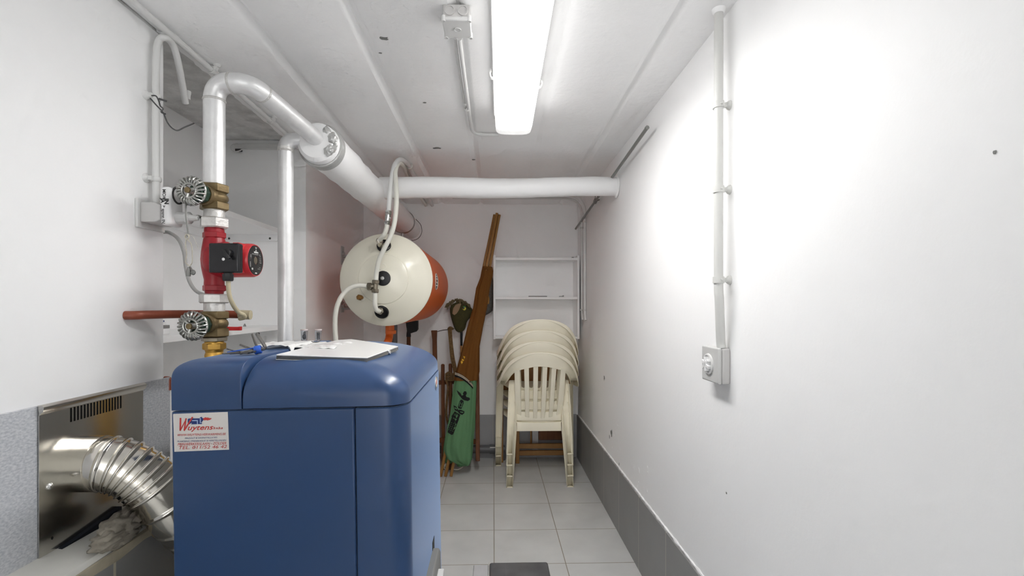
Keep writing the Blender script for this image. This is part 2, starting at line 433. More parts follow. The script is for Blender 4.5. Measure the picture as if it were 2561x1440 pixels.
# knocks in the plaster of the right wall
mb = MB()
def knock(px, py, w, h, seed):
    p = atx(px, py, XR - 0.0012); rr = random.Random(seed); pts = []
    for k in range(13):
        a = 2*PI*k/13; q = rr.uniform(0.5, 1.25)
        pts.append(V((p.x, p.y + w*q*math.cos(a), p.z + h*q*math.sin(a))))
    mb.prism(pts, (0.001, 0, 0))
knock(1511, 945, 0.011, 0.016, 1); knock(1529, 1083, 0.018, 0.022, 2); knock(1548, 1160, 0.005, 0.008, 3); knock(1524, 1092, 0.006, 0.012, 8); knock(1816, 1232, 0.003, 0.004, 4); knock(2487, 380, 0.002, 0.003, 6)
mb.build('trim_5', 'dark_concrete', **S)
mb = MB(); rr = random.Random(23)
for i in range(34):       # flaked paint ridges near the chairs
    px = rr.choice([rr.uniform(1478, 1500), rr.uniform(1525, 1552), rr.uniform(1560, 1620)]); py = {0: rr.uniform(800, 980), 1: rr.uniform(1055, 1130), 2: rr.uniform(1160, 1230)}[0 if px < 1510 else 1 if px < 1555 else 2]
    p = atx(px, py, XR); mb.ball((XR, p.y, p.z), 0.0012, rr.uniform(0.003, 0.008), rr.uniform(0.004, 0.014), 2, 0.5, i)
mb.build('trim_6', 'white_paint', **S)

# speckled tile cladding low on the near left wall, the tiled ledge under it
MB().box(XL, XL + 0.008, Y0, atx(426, 1000, XL + 0.008).y, 0.638, 0.976).build('trim_7', 'speckled_tile', bevel=0.001, **S)
MB().box(XL, XL + 0.122, Y0, 1.42, 0, 0.622).build('trim_8', 'ledge_tile', **S)
mb = MB(); rr = random.Random(9)
rows = []
for i in range(40):
    y = Y0 + i * (1.40 - Y0) / 39
    e = rr.uniform(-0.003, 0.003)
    rows.append([V((XL, y, 0.640)), V((XL + 0.100, y, 0.637)), V((XL + 0.116 + e, y, 0.634)), V((XL + 0.121 + e, y, 0.626)), V((XL + 0.121 + e, y, 0.615))])
mb.grid(rows).build('trim_9', 'ledge_top', **S)
mb = MB(); rows = []
for i in range(60):
    y = Y0 + i * (1.40 - Y0) / 59
    e = rr.uniform(-0.004, 0.004)
    rows.append([V((XL + 0.120, y, 0.624 + e)), V((XL + 0.126, y, 0.620)), V((XL + 0.127, y, 0.606 + e)), V((XL + 0.122, y, 0.598 + e*2))])
mb.grid(rows).build('trim_10', 'grout_edge', **S)

# dark block painted as the shade of the gap between plate and mortar
MB().prism([V((XL + 0.013, 1.105, 0.6385)), V((XL + 0.013, 1.285, 0.6385)), V((XL + 0.013, 1.285, 0.664)), V((XL + 0.013, 1.19, 0.650))], (0.012, 0, 0)).build('trim_11', 'boiler_gap', **S)
# ================================================================== ceiling lamp
lt = thing('fluorescent_fixture', 'long glowing fluorescent ceiling light with clear ribbed cover', 'ceiling light', (0.078, 1.28, 1.93))
LA, LB = 0.97, 2.018
lcA, lcB = aty(1311.5, 0, 1.144), aty(1284, 339, 2.018)
def lx(y): return lcA.x + (lcB.x - lcA.x) * (y - 1.144) / (2.018 - 1.144)
def lprof(y, pts, dz=0.0): return [V((lx(y) + x, y, cz(y) + z + dz)) for x, z in pts]
hous = [(-0.083, 0.0), (0.083, 0.0), (0.085, -0.018), (0.083, -0.034), (-0.083, -0.034), (-0.085, -0.018)]
MB().loft([lprof(LA + 0.004, hous), lprof(LB - 0.016, hous)]).build('housing', 'lamp_body', lt, bevel=0.002)
dif = []
for k in range(25):
    t = k / 24; a = PI * t
    cx = -math.cos(a); x = 0.077 * (abs(cx) ** 0.42) * (1 if cx > 0 else -1); z = -0.035 - 0.062 * (math.sin(a) ** 0.27)
    rib = 0.0008 if k % 2 else 0
    dif.append((x * (1 - rib * 8), z + rib))
MB().loft([lprof(LA, dif[6:19]), lprof(LB - 0.055, dif[6:19])], close=False).build('diffuser', 'lamp_diffuser', lt, sharp=60)
for sl_ in (dif[:7], dif[18:]): MB().loft([lprof(LA, sl_), lprof(LB - 0.055, sl_)], close=False).build('diffuser_side', 'lamp_diffuser_side', lt, sharp=60)
MB().loft([lprof(LA, dif), lprof(LA + 0.002, dif)]).build('diffuser_near_cap', 'lamp_diffuser_end', lt)
end = [(x * 0.93, -0.035 + (z + 0.035) * 0.94) for x, z in dif]
MB().loft([lprof(LB - 0.055, dif), lprof(LB - 0.012, [(x * .985, z) for x, z in dif]), lprof(LB, end)]).build('diffuser_end_cap', 'lamp_diffuser_end', lt, sharp=60)
for y in (1.62,):
    for sx in (-1, 1):
        m_ = MB(); yy = y + (0.06 if sx > 0 else 0)
        p = V((lx(yy) + sx*0.084, yy, cz(yy) - 0.034))
        m_.tube(spline([p + V((-sx*0.004, 0, -0.016)), p + V((sx*0.006, 0.0, -0.012)), p + V((sx*0.009, 0, 0.004)), p + V((sx*0.002, 0, 0.014))], 4), 0.0035, 8)
        m_.tube(spline([p + V((-sx*0.004, 0.010, -0.016)), p + V((sx*0.006, 0.010, -0.012)), p + V((sx*0.009, 0.010, 0.004)), p + V((sx*0.002, 0.010, 0.014))], 4), 0.0025, 8)
        m_.build('clip', 'pale_plastic', lt)

# ================================================================== junction box with its conduits
jb = thing('junction_box', 'square white junction box on ceiling beside the light', 'junction box', (-0.125, 1.34, 2.0))
a = aty(1105, 50, 1.31); b = aty(1177, 50, 1.31)
bx0, bx1 = a.x, b.x; by0, by1 = 1.31, 1.40; bz1 = cz(1.35); bz0 = a.z
box_part = MB().box(bx0 + 0.002, bx1 - 0.002, by0 + 0.002, by1 - 0.002, bz0 + 0.008, bz1 + 0.002).build('box_body', 'box_grey', jb, bevel=0.003)
lid = MB().box(bx0, bx1, by0, by1, bz0, bz0 + 0.012).build('box_lid', 'pale_plastic', jb, bevel=0.003)
for fx in (0.27, 0.73):
    c_ = V((bx0 + (bx1 - bx0)*fx, by0 + 0.002, (bz0 + bz1)/2 + 0.006))
    MB().lathe(c_, (0, -1, 0), [(0, 0.0145), (0.004, 0.0145), (0.004, 0.0112), (0.001, 0.011), (0.001, 0.002)], 24).build('knockout', 'box_grey', jb)
for fx in (0, 1):
    for fy in (0, 1):
        c_ = V((bx0 + 0.004 + (bx1 - bx0 - 0.008)*fx, by0 + 0.004 + (by1 - by0 - 0.008)*fy, bz0 + 0.014))
        MB().lathe(c_, (0, 0, -1), [(0, 0.0062), (0.016, 0.006), (0.016, 0.0038), (0.013, 0.0036), (0.013, 0.001)], 14).build('lid_screw', 'pale_plastic', lid)
mo = MB(); cc = V(((bx0+bx1)/2 - 0.0, (by0+by1)/2, bz0))
mo.lathe(cc, (0, 0, -1), [(0, 0.0105), (0.002, 0.0100), (0.002, 0.0078), (0.001, 0.0075), (0.001, 0.001)], 24)
mo.build('centre_boss', 'pale_plastic', lid)
def ceil_pt(px, py, off=0.011):
    z = 2.02
    for _ in range(4):
        p = atz(px, py, z); z = cz(p.y) - off
    return atz(px, py, z)
pA = [ceil_pt(1149, 96), ceil_pt(1160, 180), ceil_pt(1171, 262), ceil_pt(1178, 310), ceil_pt(1184, 330), ceil_pt(1205, 336), ceil_pt(1246, 337)]
cd = thing('cable_conduit', 'thin white tube from junction box bending to the light', 'conduit', ceil_pt(1171, 262))
MB().tube(spline(pA, 8), 0.0075, 12).build('tube', 'conduit_white', cd)
p = ceil_pt(1168, 272)
MB().torus(p, (0.1, 1, 0), 0.0095, 0.003, 20, 8, 3.0).build('clip', 'conduit_grey', cd)
MB().tube([ceil_pt(1139, 96, 0.006), ceil_pt(1152, 190, 0.006), ceil_pt(1163, 258, 0.006)], 0.0042, 10).build('slim_conduit', 'conduit_white', label='slim white cable beside the tube under the junction box', cat='cable')

# ================================================================== right wall: conduit, rotary switch, steel rod
rc = thing('wall_conduit', 'grey vertical conduit tube on right wall down to the switch', 'conduit', (0.635, 1.33, 1.08))
def rp(px, py, X=0.635): return atx(px, py, X)
q0, q1, q2, q3 = rp(1797.5, 50), rp(1797, 470), rp(1796.5, 700), rp(1804, 866, 0.648)
yq = q1.y
MB().tube([V((0.635, q0.y, cz(1.33) + 0.002)), q0] + spline([V((0.635, yq, q1.z)), V((0.635, yq, q2.z)), V((0.637, q2.y - 0.002, q2.z - 0.06)), V((0.646, q3.y, q3.z + 0.02)), V((0.649, q3.y, q3.z - 0.004))], 7), 0.0125, 18).build('tube', 'conduit_grey', rc)
MB().lathe((0.635, q0.y, cz(1.33) - 0.012), (0, 0, 1), [(0, 0.013), (0.004, 0.017), (0.013, 0.019)], 16).build('ceiling_collar', 'white_paint', rc)
for py in (263, 474, 700):
    z = rp(1797, py).z
    m_ = MB()
    m_.lathe((0.635, yq, z - 0.009), (0, 0, 1), [(0, 0.0125), (0, 0.0155), (0.018, 0.0155), (0.018, 0.0125)], 20, cap=False)
    m_.box(0.646, 0.657, yq - 0.006, yq + 0.006, z - 0.006, z + 0.006)
    m_.lathe((0.656, yq, z), (1, 0, 0), [(0, 0.006), (0.006, 0.012), (0.0115, 0.0135)], 16)
    m_.ball((0.637, yq - 0.0165, z), 0.005, 0.003, 0.004, 1)
    m_.build('saddle_clip', 'conduit_grey', rc)
sw = thing('rotary_switch', 'square grey surface switch with star knob on right wall', 'switch', (0.65, 1.38, 0.976))
sx0 = 0.6327
ya = atx(1797, 915, sx0).y; yb = atx(1755, 915, sx0).y; zt = aty(1797, 871, ya).z; zb = aty(1797, 962, ya).z
MB().box(sx0 + 0.010, XR, ya, yb, zb, zt).build('switch_box', 'box_grey', sw, bevel=0.006, seg=3)
fp = MB().box(sx0, sx0 + 0.010, ya, yb, zb, zt).build('face_plate', 'grey_plastic', sw, bevel=0.004, seg=3)
cdial = V((sx0, (ya + yb)/2 + 0.008, (zt + zb)/2 - 0.000))
MB().lathe(cdial + V((0.001, 0, 0)), (-1, 0, 0), [(0, 0.031), (0.005, 0.030), (0.006, 0.027), (0.002, 0.0255), (0.002, 0.001)], 36).build('dial_ring', 'pale_plastic', sw)
m_ = MB()
for k in range(3):
    a = PI*k/3 + 0.4
    d = V((0, math.cos(a), math.sin(a)))*0.021
    m_.bar(cdial - d + V((-0.006, 0, 0)), cdial + d + V((-0.006, 0, 0)), 0.009, 0.012, (1, 0, 0))
m_.lathe(cdial, (-1, 0, 0), [(0, 0.014), (0.011, 0.012), (0.012, 0.008)], 18)
m_.build('star_knob', 'white_plastic', sw, bevel=0.001)

rod = thing('steel_rod', 'dark grey steel rod slanting high along the right wall', 'rod', (0.64, 2.9, 1.85))
ra, rb = atx(1618, 320, 0.626), atx(1440, 572, 0.650)
MB().tube([ra, rb], 0.0075, 12).build('bar', 'rod_steel', rod)
MB().lathe(ra, (ra - rb), [(-0.004, 0.009), (0.006, 0.009), (0.006, 0.004)], 6).build('end_cap', 'rod_steel', rod)
pm = aty(1490, 497, 2.95)
tt = (2.95 - ra.y) / (rb.y - ra.y); pm = ra + (rb - ra)*tt
m_ = MB(); m_.bar(pm + V((0, -0.02, 0.004)), pm + V((0, 0.02, -0.004)), 0.02, 0.018, (1, 0, 0)); m_.tube([pm, V((XR, pm.y, pm.z + 0.01))], 0.004, 8); m_.tube([pm, V((pm.x, pm.y, pm.z + 0.12))], 0.0025, 8)
m_.build('hanger', 'rod_steel', rod)

# two thin conduits in the far right corner
for i, (Y, px, lab, gx) in enumerate(((3.38, 1462, 'nearer white conduit bending down the far right corner beside the wall rack', 0.40), (3.47, 1453, 'farther white conduit in the far right corner, tight against the wall rack', 0.40))):
    X = 0.6565 if i == 0 else 0.653
    t_ = thing('corner_conduit', lab, 'conduit', (X, Y, 1.09), 'conduits in the far right corner')
    zc = cz(Y) - 0.011
    pts = fillet([V((-0.30, Y, zc)), V((X, Y, zc)), V((X, Y, 1.15)), V((X + 0.001, Y - 0.03, 1.092))], 0.13, 10)
    MB().tube(pts, 0.0095 if i == 0 else 0.008, 12).build('tube', 'conduit_white', t_)
    for z in ((1.80, 1.165) if i == 0 else (1.77, 1.165)):
        MB().torus((X, Y, z), (0, 0, 1), 0.0115, 0.0028, 18, 8, 2.2).build('clip', 'conduit_grey', t_)
# ================================================================== riser, valves and pump
RY = 1.45
RX = aty(536, 500, RY).x
def Z(py, Y=RY): return aty(536, py, Y).z
R0 = 0.0295
rp_ = thing('riser_pipe', 'silver painted riser rising from the pump and bending under ceiling', 'pipe', (RX, RY, Z(462)))
path = fillet([V((RX, RY, Z(462))), V((RX, RY, 1.872)), V((-0.735, RY - 0.004, 1.872)), V((-0.640, 1.795, 1.805))], 0.105, 12)
MB().tube(path, R0, 24).build('tube', 'silver_paint', rp_)
for k, rr_ in ((1, 0.0315), (13, 0.0325), (14, 0.0325), (26, 0.0315)):
    if k == 14: continue
    a = path[k]; t = (path[k+1] - path[k-1]).normalized()
    MB().torus(a, t, R0 - 0.002, 0.0045, 28, 8).build('weld_bead', 'weld', rp_)

def hexn(mb, x, y, z0, z1, r, phase=0.2):
    c = 0.12 * (z1 - z0)
    mb.lathe((x, y, z0), (0, 0, 1), [(0, r*0.90), (c, r), (z1 - z0 - c, r), (z1 - z0, r*0.90)], 6, phase=phase, ref=(1, 0, 0))
def valve(name_label, ztop, h1, b0, b1, h2, zc, tilt):
    t_ = thing('gate_valve', name_label, 'valve', (RX, RY, h2[0]))
    m_ = MB(); hexn(m_, RX, RY, h1[0], h1[1], 0.040); hexn(m_, RX, RY, h2[0], h2[1], 0.040)
    zb, zt = h2[1], h1[0]; n = 9
    m_.lathe((RX, RY, zb - 0.002), (0, 0, 1), [(-0.002 + (zt - zb + 0.006) * i / n, 0.029 + 0.009 * math.sin(PI*i/n)) for i in range(n+1)], 24)
    ax = V((-0.05 + tilt, -1, -0.04)).normalized()
    c = V((RX, RY, zc))
    m_.lathe(c, ax, [(0.0, 0.030), (0.028, 0.028), (0.040, 0.026), (0.044, 0.030), (0.056, 0.030)], 24)
    m_.build('valve_body', 'brass', t_)
    MB().lathe(c + ax*0.054, ax, [(0, 0.027), (0.004, 0.029), (0.020, 0.028), (0.022, 0.020), (0.030, 0.019)], 8).build('bonnet_nut', 'verdigris', t_)
    MB().lathe(c + ax*0.070, ax, [(0, 0.010), (0.030, 0.009), (0.046, 0.008), (0.047, 0.005)], 14).build('stem', 'brass', t_)
    hw = c + ax*0.103
    e = ax.orthogonal().normalized(); f = ax.cross(e)
    m_ = MB()
    m_.torus(hw - ax*0.008, ax, 0.0385, 0.0032, 48, 8)
    m_.torus(hw + ax*0.004, ax, 0.0205, 0.0040, 36, 8)
    nf = 22
    for k in range(nf):
        a = 2*PI*k/nf
        P = []
        for i in range(6):
            q = i/5; r = 0.021 + 0.020*q; aa = a + 0.16*q
            P.append(hw + (e*math.cos(aa) + f*math.sin(aa))*r + ax*(0.004 + 0.006*math.sin(PI*q*0.9) - 0.011*q*q))
        m_.tube(P, [0.0026, 0.0030, 0.0032, 0.0032, 0.0030, 0.0024], 7)
    for k in range(3):
        a = 2*PI*k/3 + 0.5; d = e*math.cos(a) + f*math.sin(a)
        m_.tube([hw + d*0.004 + ax*0.002, hw + d*0.020 + ax*0.004], [0.0062, 0.0046], 8)
    m_.lathe(hw - ax*0.006, ax, [(0, 0.0095), (0.014, 0.0085), (0.016, 0.006)], 16)
    m_.build('handwheel', 'wheel_metal', t_)
    return t_, hw, ax
va, hwA, axA = valve('tarnished brass valve with ribbed handwheel above the red pump', 0, (Z(483), Z(462)), 0, 0, (Z(526), Z(506)), Z(494), -0.02)
vb, hwB, axB = valve('tarnished brass valve with ribbed handwheel below the red pump', 0, (Z(797), Z(778)), 0, 0, (Z(842), Z(820)), Z(808), 0.02)

# pump
pu = thing('circulation_pump', 'red circulation pump with black control box on the riser', 'pump', (RX, RY, Z(778)))
m_ = MB()
zt, zb = Z(571), Z(737)
def pz(py): return Z(py) - zb
m_.lathe((RX, RY, zb), (0, 0, 1), [(0, 0.024), (pz(726), 0.026), (pz(712), 0.0275), (pz(700), 0.027), (pz(688), 0.030), (pz(670), 0.034), (pz(650), 0.036), (pz(628), 0.034), (pz(612), 0.031), (pz(600), 0.029), (pz(594), 0.0265), (pz(577), 0.027), (zt - zb, 0.026)], 28)
hexn(m_, RX, RY, Z(596), Z(581), 0.0325); hexn(m_, RX, RY, Z(728), Z(713), 0.0325)
zm = Z(651)
m_.lathe((RX - 0.004, RY, zm), (1, 0, 0), [(-0.014, 0.028), (-0.011, 0.038), (-0.002, 0.047), (0.012, 0.052), (0.044, 0.056), (0.046, 0.050)], 32)
m_.build('pump_body', 'pump_red', pu)
mx1 = aty(640, 653, RY).x
m_ = MB()
m_.lathe((RX + 0.022, RY, zm), (1, 0, 0), [(0, 0.052), (mx1 - RX - 0.030, 0.0505), (mx1 - RX - 0.022, 0.047), (mx1 - RX - 0.0235, 0.0455)], 40)
fl0 = aty(603, 640, RY - 0.03).x
m_.box(fl0 - 0.006, fl0 + 0.012, RY - 0.064, RY - 0.015, zm - 0.040, zm + 0.046)
motor = m_.build('motor', 'motor_red', pu, bevel=0.004)
MB().lathe((mx1 - 0.0022, RY, zm), (1, 0, 0), [(0, 0.0452), (0.0022, 0.0450), (0.0024, 0.012), (-0.002, 0.0115), (-0.002, 0.001)], 40).build('name_plate', 'black_plastic', motor)
MB().lathe((mx1 - 0.003, RY, zm), (1, 0, 0), [(0, 0.0112), (0.0025, 0.0108), (0.0025, 0.001)], 24).build('vent_screw', 'brass_dark', motor)
T = frame((mx1 + 0.0006, RY, zm), (0, 1, 0), (0, 0, 1))
m_ = MB()
def tl(s, x, y, sz, **k): text_bm(m_, s, sz, T @ Matrix.Translation((x, y, 0)), **k)
tl('GRUNDFOS', 0, 0.0225, 0.0052, align='CENTER', fat=0.0004, shear=0.2, width=0.026)
tl('Type UPS 25-40  180', 0, 0.0172, 0.0036, align='CENTER', width=0.050)
tl('P/N:', -0.033, 0.0125, 0.0036); tl('230V~', -0.035, 0.0085, 0.0036); tl('1x', -0.031, 0.0042, 0.0036)
tl('50Hz', 0.021, 0.0125, 0.0036); tl('IP 44', 0.018, -0.0215, 0.0036); tl('Max 10 bar', 0.010, -0.026, 0.0034)
tl('CE', -0.026, -0.029, 0.0068, fat=0.0003); tl('(VDE)', -0.006, -0.040, 0.0045, fat=0.0003)
for q in range(4): tl('|||||', -0.036, -0.0085 - 0.004*q, 0.0042)
for q in range(3): tl('0.25A', 0.022, 0.006 - 0.0062*q, 0.0040)
for sx in (-1, 1):
    for sy in (-1, 1):
        pts = [T @ V((sx*0.0006, 0.0335 + sy*0.0006, 0)), T @ V((sx*0.0048, 0.0335 + sy*0.0060, 0)), T @ V((sx*0.0020, 0.0335 + sy*0.0066, 0))]
        m_.face(pts)
m_.build('lettering', 'mark_white', motor)
# black terminal box on the side that faces the room
p0 = aty(523, 645, RY - 0.082); p1 = aty(602, 645, RY - 0.075)
ztb, zbb = aty(560, 608, RY - 0.08).z, aty(560, 682, RY - 0.08).z
bxx0, bxx1 = p0.x, p1.x
tb = MB().box(bxx0, bxx1, RY - 0.086, RY - 0.060, zbb, ztb).build('terminal_box', 'black_gloss', pu, bevel=0.005, seg=3)
kc = aty(571, 633, RY - 0.087); kc.y = RY - 0.086
m_ = MB(); m_.lathe(kc, (0, -1, 0), [(0, 0.012), (0.010, 0.0108), (0.0115, 0.009)], 24); m_.bar(kc + V((-0.006, -0.012, 0.008)), kc + V((0.010, -0.012, -0.017)), 0.0065, 0.010, (0, 1, 0))
m_.build('speed_knob', 'black_plastic', tb, bevel=0.001)
sc = aty(559, 648, RY - 0.087); sc.y = RY - 0.086
MB().lathe(sc, (0, -1, 0), [(0, 0.0045), (0.002, 0.0042), (0.0022, 0.0022), (0.0012, 0.002), (0.0012, 0.0003)], 14).build('screw', 'chrome', tb)
gz = aty(570, 682, RY - 0.065); gx = gz.x
m_ = MB(); m_.lathe((gx, RY - 0.064, gz.z + 0.003), (0, 0, -1), [(0, 0.012), (0.007, 0.012), (0.007, 0.0155), (0.024, 0.0145), (0.027, 0.012)], 8)
m_.build('cable_gland', 'black_plastic', pu)
cb = [V((gx, RY - 0.064, gz.z - 0.022)), aty(573, 735, RY - 0.064), aty(582, 760, RY - 0.05), aty(596, 780, RY - 0.02), aty(609, 787, RY + 0.00), aty(611, 794, RY + 0.012), aty(600, 797, RY + 0.025)]
MB().tube(spline(cb, 7), 0.0062, 12).build('power_cable', 'cable_beige', pu)
# union nuts and collars belong to the pump
m_ = MB(); hexn(m_, RX, RY, Z(571), Z(545), 0.0400, 0.1); m_.lathe((RX, RY, Z(546)), (0, 0, 1), [(0, 0.029), (Z(525) - Z(546), 0.028)], 20)
m_.build('upper_union_nut', 'silver_paint_old', pu)
m_ = MB(); hexn(m_, RX, RY, Z(758), Z(735), 0.0405, 0.35); m_.lathe((RX, RY, Z(779)), (0, 0, 1), [(0, 0.0285), (Z(757) - Z(779), 0.0285)], 20)
m_.build('lower_union_nut', 'silver_paint_old', pu)
# brass tail going down behind the boiler
bt = thing('brass_connector', 'golden brass hex fittings under lower valve, behind blue boiler', 'pipe fitting', (RX, RY, 0.93))
m_ = MB(); hexn(m_, RX, RY, Z(853), Z(842.5), 0.036); m_.build('lock_ring', 'brass_dark', bt)
m_ = MB(); hexn(m_, RX, RY, Z(874), Z(857), 0.031, 0.5)
m_.lathe((RX, RY, Z(888)), (0, 0, 1), [(0.001 - Z(888), 0.024), (-0.02, 0.024), (0, 0.026), (Z(880) - Z(888), 0.023), (Z(875) - Z(888), 0.025), (Z(858) - Z(888), 0.027), (Z(853) - Z(888), 0.025)], 20)
m_.build('hex_body', 'brass_gold', bt)

# lead seal tag hanging on a cord from the upper handwheel
tg = thing('seal_tag', 'cord with two lead seals hanging from upper handwheel', 'tag', hwA + V((0, 0, -0.17)))
YS = hwA.y + 0.008
MB().tube([aty(464, 508, YS), aty(465, 540, YS), aty(471, 585, YS), aty(469, 592, YS)], 0.0022, 8).build('wire_hook', 'lead', tg)
m_ = MB()
m_.torus(aty(468, 592, YS), (0.3, 1, 0), 0.0065, 0.0022, 18, 8)
m_.tube(spline([aty(466, 598, YS), aty(464, 612, YS), aty(467, 635, YS), aty(464, 655, YS), aty(473, 665, YS)], 6), 0.0014, 7)
m_.tube(spline([aty(468, 598, YS), aty(479, 612, YS), aty(481, 640, YS), aty(480, 657, YS), aty(474, 666, YS)], 6), 0.0014, 7)
m_.tube(spline([aty(470, 590, YS), aty(478, 588, YS), aty(486, 596, YS), aty(496, 622, YS)], 5), 0.0005, 5)
m_.build('cord', 'string_beige', tg)
MB().lathe(aty(471, 691, YS), aty(472, 667, YS) - aty(471, 691, YS), [(0, 0.0055), (0.012, 0.0065), (0.020, 0.005), (0.027, 0.0025)], 12).build('lead_seal', 'lead', tg)
MB().ball(aty(483, 681, YS), 0.0072, 0.004, 0.0078, 2).tube([aty(475, 666, YS), aty(481, 676, YS)], 0.0018, 6).build('lead_seal', 'lead', tg)

# second silver riser and the insulated pipes it feeds
X2, Y2 = aty(714.5, 600, 1.75).x, 1.75
s2 = thing('return_pipe', 'silver painted vertical pipe standing beside the alcove behind boiler', 'pipe', (X2, Y2, 0.10))
zt2 = aty(714, 348, 1.75).z + 0.006
pth = fillet([V((X2, Y2, 0.10)), V((X2, Y2, zt2)), V((X2 + 0.10, Y2 + 0.045, zt2 - 0.010))], 0.05, 12)
MB().tube(pth, 0.0268, 22).build('tube', 'silver_paint', s2)
MB().torus(pth[1], (0, 0, 1), 0.0255, 0.004, 26, 8).build('weld_bead', 'weld', s2)
MB().lathe(pth[1], (0, 0, 1), [(0, 0.0275), (0.012, 0.0285)], 22, cap=False).build('elbow_socket', 'silver_paint_old', s2)
MB().lathe((X2, Y2, 0), (0, 0, 1), [(0, 0.05), (0.012, 0.05), (0.03, 0.03), (0.11, 0.027)], 20).build('floor_collar', 'silver_paint_old', s2)

BX, BZ, BR = -0.65, 1.800, 0.078
ip = thing('insulated_pipe', 'thick white wrapped pipe running under ceiling to back wall', 'pipe', (BX, 2.7, BZ - BR))
rr = random.Random(2); pts = []; rad = []
for i in range(34):
    y = 1.80 + (YB - 1.80) * i / 33
    pts.append(V((BX + rr.uniform(-0.002, 0.002), y, BZ + rr.uniform(-0.002, 0.002)))); rad.append(BR + rr.uniform(-0.0025, 0.0025))
rad[-4] *= 0.97; rad[-3] *= 1.02
MB().tube(pts, rad, 36).build('wrapping', 'insulation_white', ip)
MB().lathe((BX, 1.745, BZ), (0, 1, 0), [(0, 0.001), (0.0, 0.060), (0.012, 0.072), (0.058, 0.0775)], 36).build('end_cap', 'insulation_white', ip)
m_ = MB()
for k in range(4): m_.torus((BX, 1.792 + 0.011*k, BZ), (0.03, 1, 0.03*(k-1.5)), BR + 0.0005, 0.0055, 40, 8, 1.1)
m_.build('tape_band', 'tape_grey', ip)
m_ = MB(); rr = random.Random(8)
for k in range(11):
    a = rr.uniform(-1.0, 2.2); m_.ball((BX + 0.045*math.cos(a) + 0.015, 1.752 + rr.uniform(-0.006, 0.006), BZ + 0.045*math.sin(a)), 0.016, 0.010, 0.018, 2, 0.5, k)
m_.build('foil_wad', 'tape_grey', ip)
MB().torus((BX, 3.42, BZ), (0, 1, 0), BR + 0.001, 0.006, 40, 8, 2.5).tube([(BX - 0.006, 3.42, BZ - BR), (BX - 0.006, 3.42, BZ - BR - 0.05)], 0.010, 12).build('hanger_ring', 'galvanised', ip)
w0 = aty(1040, 548, 3.42); 
MB().tube(spline([w0, aty(1052, 562, 3.42), aty(1055, 580, 3.42), aty(1047, 595, 3.42), aty(1034, 601, 3.42), aty(1029, 600, 3.42)], 6), 0.0022, 6).build('wire_loop', 'wire_dark', ip)

cp = thing('cross_pipe', 'white wrapped pipe crossing the room below ceiling into right wall', 'pipe', (0.05, 2.53, 1.78))
rr = random.Random(6); pts = []; rad = []
for i in range(30):
    q = i / 29; x = -0.60 + (XR + 0.01 + 0.60) * q
    pts.append(V((x, 2.53, 1.822 + 0.016*q + 0.004*math.sin(q*9)))); rad.append(0.0575 - 0.007*min(1, q*1.6) + rr.uniform(-0.0012, 0.0012))
MB().tube(pts, rad, 30).build('wrapping', 'insulation_white', cp)
MB().lathe((XR - 0.004, 2.53, 1.838), (-1, 0, 0), [(0, 0.060), (0.006, 0.053)], 26).build('wall_collar', 'white_paint', cp)

# ================================================================== left pier: conduit, socket, plug, wire, copper pipe
XC = XL + 0.020
lc = thing('left_conduit', 'white conduit on left pier with hooped top end', 'conduit', (XC, 1.39, 1.50))
yb_ = atx(391, 300, XC).y
pts = [V((XC, yb_, atx(391, 508, XC).z)), V((XC, yb_ - 0.002, 1.75)), V((XC, yb_, 1.93)), V((XC, yb_ + 0.010, 1.985)), aty(411, 94, 1.432), aty(430, 108, 1.470), aty(443, 145, 1.505), aty(455, 205, 1.555), aty(464, 258, 1.60)]
MB().tube(spline(pts, 8), [0.0098]*(8*(len(pts)-1)+1), 14).build('tube', 'conduit_white', lc)
for py in (243, 448):
    zc_ = atx(390, py, XC).z
    m_ = MB(); m_.lathe((XL, yb_ - 0.016, zc_), (1, 0, 0), [(0, 0.014), (0.004, 0.013), (0.010, 0.007)], 16)
    m_.box(XL, XC + 0.0, yb_ - 0.020, yb_ + 0.008, zc_ - 0.006, zc_ + 0.006)
    m_.torus((XC, yb_, zc_), (0, 0, 1), 0.011, 0.003, 18, 8, 2.6)
    m_.build('saddle_clip', 'conduit_white', lc)
pw = aty(468, 240, 1.62)
m_ = MB(); m_.lathe(pw, (0, 0, 1), [(-0.012, 0.010), (0.0, 0.010), (0.010, 0.012), (0.016, 0.012)], 16); m_.build('tube_holder', 'conduit_white', lc)
wr = thing('binding_wire', 'thin dark wire hooked over left conduit, loose end curling', 'wire', aty(430, 325, 1.40))
YW = 1.383
MB().tube(spline([aty(379, 239, YW), aty(390, 240, YW), aty(397, 252, YW), aty(401, 265, YW), aty(408, 272, YW), aty(403, 280, YW), aty(414, 310 - 25, YW)], 5), 0.0020, 7).build('twisted_end', 'wire_dark', wr)
MB().tube(spline([aty(376, 246, YW), aty(390, 262, YW), aty(408, 282, YW), aty(418, 305, YW), aty(430, 320, YW), aty(444, 326, YW), aty(462, 318, YW), aty(486, 308, YW)], 6), 0.0020, 7).build('loose_end', 'wire_dark', wr)
MB().tube([aty(398, 247, YW), aty(416, 253, YW)], 0.0028, 7).build('hook', 'wire_dark', wr)

